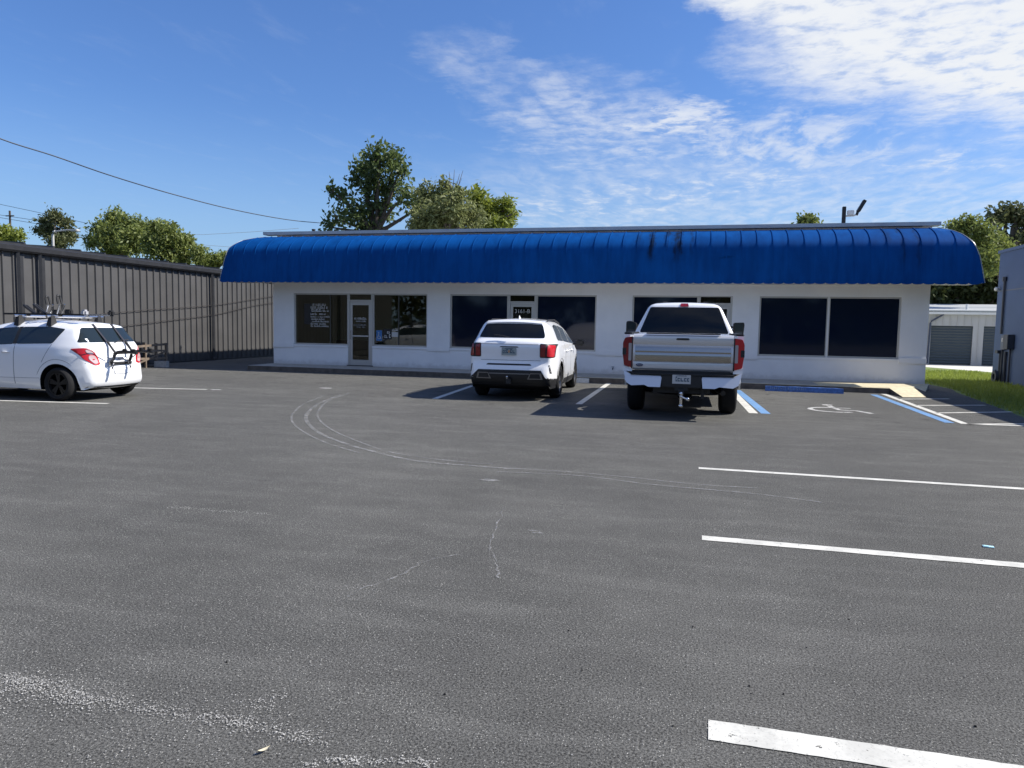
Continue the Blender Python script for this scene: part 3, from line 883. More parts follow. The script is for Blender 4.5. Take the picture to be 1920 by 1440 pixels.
    # awning: front profile (Y, Z) swept along the front, its two ends drawn in towards the top
    for (q, w, z, s) in [((1221, 470), .13, 3.32, 1), ((1252, 455), .16, 3.62, .8), ((1271, 470), .17, 3.30, 1), ((1297, 470), .08, 3.5, .6), ((1690, 480), .09, 3.2, .5), ((1720, 478), .06, 3.1, .5), ((1665, 450), .14, 3.7, .4), ((1196, 462), .12, 3.6, .4)]:
        STREAKS.append((at(q[0], q[1], 21.3)[0] - B.location.x, w, z, s))
    AW = awning_material()
    prof = smooth_path([(21.10, 2.83, 0), (21.12, 3.1, 0), (21.15, 3.45, 0), (21.20, 3.75, 0), (21.29, 3.93, 0), (21.47, 4.08, 0), (21.70, 4.20, 0), (21.94, 4.29, 0), (22.19, 4.36, 0)], 5)
    prof = [(p.x, p.y) for p in prof]

    def xl(z): return np.interp(z, [2.83, 3.9, 4.2, 4.3, 4.36], [-15.03, -14.78, -14.55, -14.3, -14.0])
    def xr(z): return np.interp(z, [2.83, 3.5, 3.85, 4.12, 4.26, 4.36], [7.10, 6.97, 6.84, 6.64, 6.48, 6.25])
    a = MB()
    NX = 60
    grid = [[(xl(z) + (xr(z) - xl(z)) * i / NX, y, z) for i in range(NX + 1)] for (y, z) in prof]
    for j in range(len(prof) - 1):
        for i in range(NX):
            a.face([grid[j][i], grid[j][i + 1], grid[j + 1][i + 1], grid[j + 1][i]])
    for side in (0, NX):
        for j in range(len(prof) - 1):
            p, q = grid[j][side], grid[j + 1][side]
            a.face([p, q, (q[0], 22.19, q[2]), (p[0], 22.19, p[2])])
    # standing seams
    x = -14.6
    while x < 7.0:
        for j in range(len(prof) - 1):
            (y0, z0), (y1, z1) = prof[j], prof[j + 1]
            if not (xl(z1) + .05 < x < xr(z1) - .05): continue
            d = Vector((0, y1 - y0, z1 - z0)).normalized(); n0 = Vector((0, -d.z, d.y)); n = n0 * float(np.interp(z0, [2.8, 3.6, 4.0], [.003, .006, .019])); n1 = n0 * float(np.interp(z1, [2.8, 3.6, 4.0], [.003, .006, .019]))
            A0, A1 = Vector((x - .012, y0, z0)), Vector((x - .012, y1, z1))
            B0, B1 = Vector((x + .012, y0, z0)), Vector((x + .012, y1, z1))
            a.face([A0, A1, A1 + n1, A0 + n]); a.face([B0, B0 + n, B1 + n1, B1]); a.face([A0 + n, A1 + n1, B1 + n1, B0 + n])
        x += .405
    aw = a.build('awning', AW, B, smooth=35, world=True, fix=True)

    def sub(bm, nm, m):
        o = bm.build(nm, m, aw); o.data.transform(Matrix.Translation(-B.location)); return o
    v = MB()
    x = -15.0; st = .262
    while x < 7.0:
        pts = [(x, 2.85), (x, 2.825)] + [(x + st / 2 - st / 2 * math.cos(math.pi * k / 6), 2.825 - .035 * math.sin(math.pi * k / 6)) for k in range(1, 6)] + [(x + st, 2.825), (x + st, 2.85)]
        v.prism(pts, 'y', 21.085, 21.097)
        x += st
    sub(v, 'valance', AW)
    v = MB(); v.box(-14.98, 7.05, 21.11, 22.195, 2.832, 2.85); sub(v, 'soffit', M['white_trim'])
    for side in (0, NX):
        v = MB(); v.tube([(g[side][0] + (.012 if side else -.012), g[side][1] - .008, g[side][2]) for g in grid], .008, 5)
        sub(v, 'edge_trim', M['flashing'])
    return B


def build_small_roof():
    # twin floodlight behind the roof
    f = empty('floodlight', (4.57, 26, 4.4), 0, 'dark floodlight on a stubby post above the right end of the roof', 'floodlight')
    b = MB(); b.box(-.055, .055, -.055, .055, 0, 1.16, b=.01); b.build('post', M['dark_metal'], f)
    b = MB(); b.tube([(.07, 0, .86), (.30, 0, .87), (.42, 0, .93)], .03, 6); b.build('arm', M['lamp_grey'], f)
    b = MB(); b.tube([(.38, 0, .88), (.42, 0, 1.02)], .045, 6)
    p, q = Vector((.42, 0, 1.0)), Vector((.60, 0, 1.34))
    b.bar(p, q, .24, .10); b.build('lamp_head', M['dark_metal'], f)
    b = MB(); b.box(.10, .30, -.06, .06, .90, 1.04, b=.015); b.build('junction_box', M['white_trim'], f)
    v = MB(); v.tube([(0, 0, 0), (0, 0, .42)], .055, 8); v.tube([(0, 0, .42), (0, 0, .47)], .07, 8)
    o = v.build('vent_pipe', M['dark_metal'], None, 40); o.location = (at(588, 430, 24.5)[0], 24.5, 4.44)
    tag(o, 'short dark vent pipe standing on the roof above the left shop front', 'vent pipe')


# ------------------------------------------------------------------ neighbouring buildings
def build_warehouse():
    X = -18.2
    B = empty('metal_warehouse', (-23, 20, 0), 0, 'long low warehouse of dark grey ribbed metal along the left edge of the lot', 'building')
    w = MB()
    w.box(-30, X, 2, 34, .03, 3.33)
    rib = .319
    y = 2.1
    while y < 33.9:
        vs = [(X, y - .035), (X + .045, y - .016), (X + .045, y + .016), (X, y + .035)]
        w.prism([(p[0], p[1]) for p in vs], 'z', .06, 3.33)
        y += rib
    w.build('wall', M['brown_metal'], B, world=True)
    b = MB(); b.box(X - .02, X + .03, 2, 34, 0, .05); b.build('base_trim', M['gutter'], B, world=True)
    # roof with ribs, its edge falls a little along the wall
    r = MB()
    r.add([(-30, 2, 4.3), (X + .12, 2, 3.60), (X + .12, 34, 3.54), (-30, 34, 4.24), (-30, 2, 4.24), (X + .12, 2, 3.54), (X + .12, 34, 3.48), (-30, 34, 4.18)],
          [(0, 1, 2, 3), (7, 6, 5, 4), (0, 4, 5, 1), (1, 5, 6, 2), (2, 6, 7, 3)])
    y = 2.4
    while y < 33.9:
        z = 3.60 - (y - 2) * .06 / 32
        r.add([(X + .12, y - .04, z), (X + .12, y + .04, z), (X + .12, y + .02, z + .05), (X + .12, y - .02, z + .05), (-30, y - .04, z + .7), (-30, y + .04, z + .7), (-30, y + .02, z + .75), (-30, y - .02, z + .75)],
              [(0, 1, 2, 3), (0, 4, 7, 3), (1, 5, 6, 2), (3, 2, 6, 7)])
        y += .957
    r.build('roof', M['gutter'], B, world=True)
    g = MB()
    g.prism([(X + .01, 3.33), (X + .15, 3.33), (X + .19, 3.38), (X + .20, 3.50), (X + .17, 3.52), (X + .14, 3.40), (X + .01, 3.38)], 'y', 2, 34)
    g.build('gutter', M['gutter'], B, world=True)
    for y in (9.0, 16.55, 17.25, 24.95, 33.0):
        d = MB(); d.tube([(X + .10, y, 3.36), (X + .10, y, 3.25), (X + .10, y, .12), (X + .2, y, .05)], .055, 4)
        d.box(X + .001, X + .055, y + .10, y + .20, .06, 3.32)
        d.build('downspout', M['gutter'], B, world=True)


def build_right_building():
    X = 9.5
    B = empty('block_building', (15, 18, 0), 0, 'blue grey painted block building cut off by the right edge of the photo', 'building')
    w = MB(); w.box(X, 24, 24.3, 27.04, 0, 4.13); w.box(X, 24, 6, 24.3, 0, 3.66); w.build('wall', M['blue_block'], B, world=True)  # unseen front wing made lower to shape the shadow it casts
    r = MB(); r.box(X - .05, 24.05, 24.25, 27.09, 4.13, 4.22); r.box(X - .05, 24.05, 5.95, 24.25, 3.66, 3.74); r.build('roof', mat('blue_grey_coping', (.055, .085, .165), .7), B, world=True)
    b = MB(); b.box(X - .012, X - .001, 6, 27.03, 2.90, 2.94); b.build('wall_joint', M['conduit'], B, world=True)
    b = MB(); b.box(X - .20, X - .004, 25.45, 25.80, 1.08, 1.53, b=.015); b.build('meter_box', M['box_dark'], B, world=True)
    b = MB(); b.box(X - .09, X - .004, 25.95, 26.28, 1.06, 1.50, b=.01); b.build('grey_box', M['conduit'], B, world=True)
    b = MB(); b.box(X - .12, X - .004, 26.05, 26.14, 1.30, 1.42, b=.01); b.build('white_meter', M['conduit_grey'], B, world=True)
    c = MB()
    c.tube([(X - .05, 26.40, 3.22), (X - .05, 26.40, 1.55)], .035, 6)
    c.tube([(X - .05, 26.40, 3.20), (X - .05, 26.40, 3.34)], .07, 6)
    c.tube([(X - .05, 26.35, 1.0), (X - .05, 26.35, .05)], .035, 6); c.tube([(X - .05, 25.95, 1.0), (X - .05, 25.95, .05)], .04, 6); c.tube([(X - .05, 26.2, 1.08), (X - .05, 26.2, .05)], .03, 6)
    c.tube([(X - .05, 25.62, 1.1), (X - .05, 25.62, .02)], .03, 6)
    c.box(X - .16, X - .01, 26.28, 26.48, .93, 1.03)
    c.build('conduit', M['box_dark'], B, world=True)
    b = MB(); b.ball((X - .10, 26.86, 2.98), .07); b.tube([(X, 26.86, 3.0), (X - .08, 26.86, 3.0)], .03, 6); b.build('bulb', M['plate_white'], B, 60, world=True)
    # hose reel on the ground by the wall
    b = MB(); b.lathe([(-.05, .10), (.05, .10), (.05, .19), (-.05, .19)], (X - .22, 26.15, .2), 'x', 18); b.tube([(X - .22, 26.15, .02), (X - .22, 26.15, .42)], .02, 6)
    o = b.build('hose_reel', M['box_dark'], None, 40)
    tag(o, 'dark hose reel on the grass at the foot of the blue grey block wall', 'hose reel')


def build_storage():
    Yf = 40
    B = empty('storage_building', (14, Yf, 0), 0, 'low pale metal storage shed with grey roller doors seen through the gap on the right', 'building')
    w = MB(); z0, z1 = 1.89, 2.44
    doors = [(11.27 + i * 2.30, 13.11 + i * 2.30) for i in range(-2, 6)]
    x = 5.5
    for (a, b) in doors:
        w.box(x, a, Yf, Yf + .15, 0, z1); w.box(a, b, Yf, Yf + .15, z0, z1); x = b
    w.box(x, 26, Yf, Yf + .15, 0, z1); w.box(5.5, 26, Yf + .16, Yf + 9, 0, z1)
    x = 5.6
    while x < 26:
        ok = not any(a - .05 < x < b + .05 for a, b in doors)
        w.box(x - .02, x + .02, Yf - .025, Yf, 0 if ok else z0 + .02, z1)
        x += .31
    w.build('wall', M['shed_white'], B, world=True)
    r = MB(); r.add([(5.2, Yf - .25, 2.58), (26.3, Yf - .25, 2.58), (26.3, Yf + 9.3, 3.2), (5.2, Yf + 9.3, 3.2), (5.2, Yf - .25, 2.64), (26.3, Yf - .25, 2.64), (26.3, Yf + 9.3, 3.26), (5.2, Yf + 9.3, 3.26)],
                    [(0, 1, 2, 3), (7, 6, 5, 4), (0, 4, 5, 1), (1, 5, 6, 2), (0, 3, 7, 4)])
    r.build('roof', mat('shed_roof', (.44, .45, .44), .5), B, world=True)
    g = MB(); g.box(5.2, 26.3, Yf - .24, Yf - .04, 2.44, 2.56); g.build('gutter', M['white_trim'], B, world=True)
    for (a, b) in doors:
        d = MB()
        n = 14
        for k in range(n):
            za, zb = .02 + (z0 - .02) * k / n, .02 + (z0 - .02) * (k + 1) / n
            d.face([(a, Yf + .08, za), (b, Yf + .08, za), (b, Yf + .055, (za + zb) / 2), (a, Yf + .055, (za + zb) / 2)])
            d.face([(a, Yf + .055, (za + zb) / 2), (b, Yf + .055, (za + zb) / 2), (b, Yf + .08, zb), (a, Yf + .08, zb)])
        d.build('roller_door', M['roller'], B, world=True)
    d = MB(); d.tube([(11.75, Yf - .15, 2.44), (11.25, Yf - .10, 2.12), (11.20, Yf - .08, 2.0), (11.16, Yf - .08, .05)], .045, 6)
    d.build('downspout', M['conduit'], B, world=True)
    v = MB(); v.tube([(14.0 - .9, Yf + 1, 2.7), (13.1, Yf + 1, 2.98)], .06, 6); o = v.build('roof_vent', M['white_trim'], B, world=True)


# ------------------------------------------------------------------ trees
def make_tree(name, label, base, blobs, leaf_m, bark_m, nleaf, size, group, seed, trunk_r=.18, long=1.5, droop=0.0, fill=.55, twigs=0, clump=9):
    rr = random.Random(seed)
    T = empty(name, base, 0, label, 'tree', group)
    bl = [(Vector(c) - Vector(base), r) for c, r in blobs]
    top = max(c.z for c, r in bl)
    low = min(c.z - r for c, r in bl)
    cx = sum(c.x for c, r in bl) / len(bl); cy = sum(c.y for c, r in bl) / len(bl)
    t = MB()
    fork = Vector((cx * .45, cy * .45, max(.8, low + (top - low) * .08)))
    t.tube(smooth_path([(0, 0, -.05), (fork.x * .3 + .05, fork.y * .3, fork.z * .5), fork], 4), [trunk_r * (1 - .035 * i) for i in range(9)], 8)
    for c, r in bl:
        mid = fork.lerp(c, .5) + Vector((rr.uniform(-.3, .3), rr.uniform(-.3, .3), rr.uniform(-.1, .3)))
        P = smooth_path([fork, mid, c], 4)
        t.tube(P, [trunk_r * .5 * (1 - .1 * i) + .012 for i in range(len(P))], 6)
        for k in range(5):
            d = Vector((rr.gauss(0, 1), rr.gauss(0, 1), rr.gauss(.2, .8))).normalized() * r * rr.uniform(.6, .95)
            t.tube([c + (mid - c) * .15, c + d * .5 + Vector((0, 0, .05)), c + d], [.03, .02, .008], 5)
    for k in range(twigs):
        c, r = bl[k % len(bl)]
        d = Vector((rr.uniform(-.6, .6), rr.uniform(-.3, .3), 1)).normalized() * r * rr.uniform(1.1, 1.5)
        t.tube([c, c + d * .6, c + d], [.03, .02, .006], 5)
    t.build('trunk', bark_m, T, 50, fix=False)
    v, f = [], []
    wts = [r ** 2.2 for c, r in bl]
    n = 0
    while n < nleaf:
        c, r = rr.choices(bl, wts)[0]
        d = Vector((rr.gauss(0, 1), rr.gauss(0, 1), rr.gauss(0, 1))).normalized()
        q = rr.random() ** fill
        q *= 1 + .18 * math.sin(7 * d.x + 3 * d.z + c.x) + .12 * math.sin(13 * d.z + 5 * d.y)
        cc = c + Vector((d.x, d.y, d.z * .9)) * r * q
        kk = rr.randint(clump // 2, clump)
        axis = (d + Vector((rr.gauss(0, .6), rr.gauss(0, .6), rr.gauss(0, .6)))).normalized()
        for j in range(kk):
            p = cc + Vector((rr.gauss(0, 1), rr.gauss(0, 1), rr.gauss(0, 1))) * size * .95
            u = (axis + Vector((rr.gauss(0, .8), rr.gauss(0, .8), rr.gauss(-droop, .8)))).normalized()
            w = u.cross(Vector((rr.gauss(0, 1), rr.gauss(0, 1), rr.gauss(0, 1)))).normalized()
            s = size * rr.uniform(.6, 1.2)
            u = u * s * long * .5; w = w * s * .5
            i0 = len(v)
            v += [tuple(p - u), tuple(p + w * .8 - u * .1), tuple(p + u), tuple(p - w * .8 - u * .1)]
            f.append((i0, i0 + 1, i0 + 2, i0 + 3))
            n += 1
    me = bpy.data.meshes.new('crown'); me.from_pydata(v, [], f); me.materials.append(leaf_m)
    o = bpy.data.objects.new('crown', me); COL.objects.link(o); o.parent = T
    return T


def build_trees():
    def bl(lst, Y, sp=.7, seed=1):
        rr = random.Random(seed)
        out = []
        for x, y, r in lst:
            YY = Y + rr.uniform(-1, 1) * sp
            p = at(x, y, YY)
            out.append((p, r * YY / F_PX * 1.02))
        return out
    G1, G2, G3 = 'trees behind the shop roof', 'trees behind the dark warehouse', 'trees beyond the storage shed'
    make_tree('broadleaf_tree', 'tallest dark glossy leaved tree rising behind the roof, open crown', (at(715, 430, 37)[0], 37, 0),
              bl([(712, 295, 30), (688, 318, 27), (738, 298, 25), (748, 322, 20), (700, 340, 32), (668, 335, 18), (738, 352, 24), (642, 368, 18), (622, 358, 13), (662, 398, 30), (628, 410, 20), (618, 426, 12), (712, 388, 34), (765, 365, 22), (690, 422, 30), (780, 392, 18)], 37, .8, 1),
              M['leaf_dark'], M['bark'], 4000, .20, G1, 11, .24, 1.6, 0, .42, clump=5)
    make_tree('oak_tree', 'pale fine leaved oak with bare twigs on top, right of the tall dark tree', (at(835, 430, 34)[0], 34, 0),
              bl([(805, 372, 30), (833, 352, 18), (850, 388, 36), (800, 412, 34), (880, 412, 32), (830, 415, 38), (780, 425, 20), (862, 365, 16)], 34, .7, 2),
              M['leaf_fine'], M['bark_pale'], 8500, .115, G1, 12, .22, 2.4, .5, .5, clump=14)
    tw = [o for o in COL.objects if o.name.startswith('oak_tree')][0]
    b = MB(); rr = random.Random(5)
    p0 = Vector(at(845, 372, 34)) - tw.location
    for (x, y) in [(842, 322), (852, 318), (862, 326), (868, 320), (866, 334), (856, 340)]:
        e = Vector(at(x, y, 34.1)) - tw.location
        m_ = p0.lerp(e, .55) + Vector((rr.uniform(-.08, .08), 0, -.05))
        b.tube([p0, m_, e], [.035, .02, .008], 5)
    b.build('bare_branch', M['bark'], tw, fix=False)
    make_tree('bright_tree', 'bright yellow green rounded tree, rightmost of those behind the roof', (at(915, 430, 38)[0], 38, 0),
              bl([(895, 372, 24), (918, 398, 32), (952, 385, 16), (948, 412, 22), (895, 415, 26), (930, 420, 24), (965, 400, 8)], 38, .7, 3),
              M['leaf_yellow'], M['bark'], 6500, .125, G1, 13, .2, 2.2, .4, .5, clump=12)
    # left, behind the warehouse
    make_tree('oak_tree', 'yellow green tree at the far left edge behind the warehouse roof', (at(20, 470, 58)[0], 58, 0),
              bl([(8, 438, 22), (36, 442, 14), (-20, 445, 24), (20, 455, 20)], 58, .8, 4), M['leaf_yellow'], M['bark'], 3600, .19, G2, 14, .25, 1.8)
    make_tree('pine_tree', 'dark tree with pale limbs showing, left of the broad green oak', (at(105, 470, 48)[0], 48, 0),
              bl([(103, 404, 17), (85, 418, 16), (122, 418, 17), (75, 432, 14), (100, 436, 22), (130, 440, 18), (112, 455, 22)], 48, .8, 5), M['leaf_pine'], M['bark_pale'], 3400, .18, G2, 15, .24, 1.9, 0, .7)
    make_tree('oak_tree', 'broad mid green oak crowning the row behind the warehouse, its left half darker', (at(225, 480, 42)[0], 42, 0),
              bl([(215, 410, 22), (188, 428, 22), (242, 420, 24), (205, 448, 34), (250, 450, 36), (175, 455, 18), (220, 470, 30), (270, 428, 18)], 42, .9, 6), M['leaf_oak'], M['bark'], 9500, .14, G2, 16, .28, 2, .2, .5, clump=11)
    make_tree('oak_tree', 'light green oak sloping down towards the blue awning, right of the broad oak', (at(320, 490, 40)[0], 40, 0),
              bl([(300, 430, 22), (318, 445, 28), (345, 455, 22), (300, 465, 30), (340, 480, 30), (372, 478, 20), (285, 445, 16), (325, 425, 10)], 40, .9, 7), M['leaf_oak'], M['bark'], 9500, .13, G2, 17, .26, 2, .3, .5, clump=11)
    make_tree('oak_tree', 'small green tree peeping out between the warehouse roof and the awning end', (at(405, 500, 44)[0], 44, 0),
              bl([(400, 488, 16), (418, 482, 12), (432, 480, 12), (385, 492, 16)], 44, .6, 8), M['leaf_oak'], M['bark'], 3400, .14, G2, 18, .18, 1.8)
    # right
    make_tree('oak_tree', 'yellow green tree rising over the right end of the awning', (at(1905, 600, 44)[0], 44, 0),
              bl([(1795, 428, 20), (1822, 420, 16), (1840, 440, 26), (1862, 455, 24), (1850, 490, 30), (1885, 475, 18), (1830, 470, 20)], 44, .9, 9), M['leaf_oak'], M['bark'], 6800, .14, G3, 19, .25, 1.8, .2, .6)
    make_tree('pine_tree', 'tall thin crowned pine with open limbs at the right edge', (at(1898, 600, 50)[0], 50, 0),
              bl([(1893, 396, 14), (1872, 404, 12), (1912, 404, 16), (1858, 412, 7), (1932, 418, 18), (1885, 414, 12), (1905, 452, 12), (1922, 446, 10), (1878, 448, 6)], 50, .9, 10), M['leaf_pine'], M['bark'], 2600, .18, G3, 20, .3, 1.9, 0, .8)
    make_tree('broadleaf_tree', 'small rounded treetop just showing over the roof left of the floodlight', (at(1515, 430, 52)[0], 52, 0),
              bl([(1515, 412, 11), (1506, 416, 7), (1524, 416, 7), (1515, 440, 20)], 52, .4, 11), M['leaf_oak'], M['bark'], 1800, .2, G3, 21, .18)
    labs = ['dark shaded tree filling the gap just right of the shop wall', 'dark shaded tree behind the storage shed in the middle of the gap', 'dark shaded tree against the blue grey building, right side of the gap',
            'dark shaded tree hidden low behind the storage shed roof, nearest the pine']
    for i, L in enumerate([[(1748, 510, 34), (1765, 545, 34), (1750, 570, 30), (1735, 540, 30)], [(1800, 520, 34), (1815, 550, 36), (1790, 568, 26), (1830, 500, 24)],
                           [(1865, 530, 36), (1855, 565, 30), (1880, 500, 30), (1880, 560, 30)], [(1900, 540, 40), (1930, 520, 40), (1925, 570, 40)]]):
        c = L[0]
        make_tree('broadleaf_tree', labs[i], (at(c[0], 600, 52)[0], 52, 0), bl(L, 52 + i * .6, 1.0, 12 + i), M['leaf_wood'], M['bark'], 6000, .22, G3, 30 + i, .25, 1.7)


def build_treeline():
    rr = random.Random(77)
    v, f = [], []
    for i in range(12000):
        x = rr.uniform(-75, 75)
        h = 7.5 + 2.2 * math.sin(x * .31) + 1.6 * math.sin(x * .83 + 1)
        z = h * rr.random() ** .8
        p = Vector((x, -42 + rr.gauss(0, 1.6), z))
        u = Vector((rr.gauss(0, 1), rr.gauss(0, 1), rr.gauss(0, 1))).normalized(); w = u.orthogonal().normalized()
        s = rr.uniform(.4, .9)
        i0 = len(v); v += [tuple(p - u * s), tuple(p + w * s * .6), tuple(p + u * s), tuple(p - w * s * .6)]; f.append((i0, i0 + 1, i0 + 2, i0 + 3))
    me = bpy.data.meshes.new('far_woods'); me.from_pydata(v, [], f); me.materials.append(M['leaf_wood'])
    o = bpy.data.objects.new('far_woods', me); COL.objects.link(o)
    tag(o, kind='stuff')


# ------------------------------------------------------------------ poles and cables
def build_cables():
    b = MB()
    P = []
    pts = [(-120, 208), (3, 261), (100, 292), (207, 329), (320, 363), (433, 392), (533, 411), (600, 418), (690, 424)]
    for i, (x, y) in enumerate(pts):
        t = i / (len(pts) - 1)
        P.append(at(x, y, 1 / ((1 - t) / 17 + t / 46)))
    b.tube(smooth_path(P, 5), .020, 6)
    tag(b.build('overhead_cable', M['cable'], None, 60), 'thick dark cable sagging across the left sky towards the tall dark tree', 'cable')
    G = 'thin cables over the warehouse roof'
    for pts, lab in [(([(-60, 368), (0, 383), (80, 400), (160, 418)]), 'uppermost thin cable at the far left above the pine'), (([(-60, 392), (0, 403), (60, 412), (130, 424)]), 'middle thin cable at the far left beside the pole top'),
                     (([(-60, 398), (0, 408), (60, 418), (130, 430)]), 'lowest thin cable at the far left beside the pole top')]:
        c = MB(); c.tube([at(x, y, 60) for x, y in pts], .022, 5)
        tag(c.build('overhead_cable', M['cable']), lab, 'cable', G)
    for pts, lab in [([(300, 438), (380, 440), (470, 435), (560, 428)], 'pale thin cable just above the left shoulder of the awning'), ([(340, 455), (390, 460), (430, 463), (480, 465)], 'pale thin cable dipping behind the left shoulder of the awning')]:
        c = MB(); c.tube([at(x, y, 62) for x, y in pts], .016, 5)
        tag(c.build('overhead_cable', M['lamp_grey']), lab, 'cable', G)
    p = at(21, 470, 60)
    u = empty('utility_pole', (p[0], 60, 0), 0, 'thin dark utility pole at the far left beyond the warehouse', 'pole')
    top = at(21, 395, 60)[2]
    c = MB(); c.tube([(0, 0, 0), (0, 0, top)], [.13, .09], 8); c.build('shaft', M['pole_wood'], u)
    c = MB(); c.bar((-.5, 0, top - .5), (.5, 0, top - .5), .08, .1); c.build('crossarm', M['pole_wood'], u)
    p0, p1, p2 = at(100, 470, 30), at(101, 434, 30), at(147, 432, 30)
    s = empty('street_lamp', (p0[0], 30, 0), 0, 'pale lamp post with a long arm in front of the trees over the warehouse', 'street lamp')
    c = MB(); c.tube([(0, 0, 0), (0, 0, p1[2] - .15), (.05, 0, p1[2] - .03), (.15, 0, p1[2])], .06, 8); c.build('post', M['lamp_grey'], s, 50)
    L = p2[0] - p0[0]
    c = MB(); c.tube([(.15, 0, p1[2]), (L * .6, 0, p1[2] + .06), (L * .75, 0, p1[2] + .05)], .04, 6); c.build('arm', M['lamp_grey'], s, 50)
    c = MB(); c.box(L * .75, L, -.12, .12, p1[2] - .02, p1[2] + .09, b=.03); c.build('lamp_head', M['lamp_grey'], s)
    # two thin dark tubes laid on the warehouse wall in place of wire shadows
    for pts, lab in [([(530, 552), (480, 560), (400, 572), (275, 581), (187, 589), (90, 597)], 'upper of two thin dark tubes standing in for wire shadows on the warehouse wall'),
                     ([(530, 565), (480, 572), (437, 582), (400, 590), (312, 601), (240, 610), (150, 619)], 'lower of two thin dark tubes standing in for wire shadows on the warehouse wall')]:
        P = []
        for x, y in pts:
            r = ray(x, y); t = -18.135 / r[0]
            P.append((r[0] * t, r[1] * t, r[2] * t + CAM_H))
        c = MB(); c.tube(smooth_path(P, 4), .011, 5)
        tag(c.build('wall_wire_shadow', mat('wall_wire_shadow', (.035, .031, .031), .7), None, 60), lab, 'cable', 'wire shadow lines along the warehouse wall')


# ------------------------------------------------------------------ vehicles
def interp_poly(pts, n):
    """resample a smooth curve through pts (with per-point extra values) evenly"""
    P = np.array(pts, float)
    out = []
    for i in range(len(P) - 1):
        p0, p1, p2, p3 = P[max(i - 1, 0)], P[i], P[i + 1], P[min(i + 2, len(P) - 1)]
        L = max(4, int(np.linalg.norm(p2[:2] - p1[:2]) / .02))
        for j in range(L):
            t = j / L
            m1, m2 = (p2 - p0) * .5, (p3 - p1) * .5
            # damped tangents keep tight corners from overshooting
            s1 = min(1, np.linalg.norm(p2[:2] - p1[:2]) / (np.linalg.norm(m1[:2]) + 1e-9)); s2 = min(1, np.linalg.norm(p2[:2] - p1[:2]) / (np.linalg.norm(m2[:2]) + 1e-9))
            m1, m2 = m1 * s1, m2 * s2
            out.append((2 * t ** 3 - 3 * t ** 2 + 1) * p1 + (t ** 3 - 2 * t ** 2 + t) * m1 + (-2 * t ** 3 + 3 * t ** 2) * p2 + (t ** 3 - t ** 2) * m2)
    out.append(P[-1])
    C = np.array(out)
    d = np.r_[0, np.cumsum(np.linalg.norm(np.diff(C[:, :2], axis=0), axis=1))]
    q = np.linspace(0, d[-1], n)
    return np.stack([np.interp(q, d, C[:, k]) for k in range(C.shape[1])], 1)


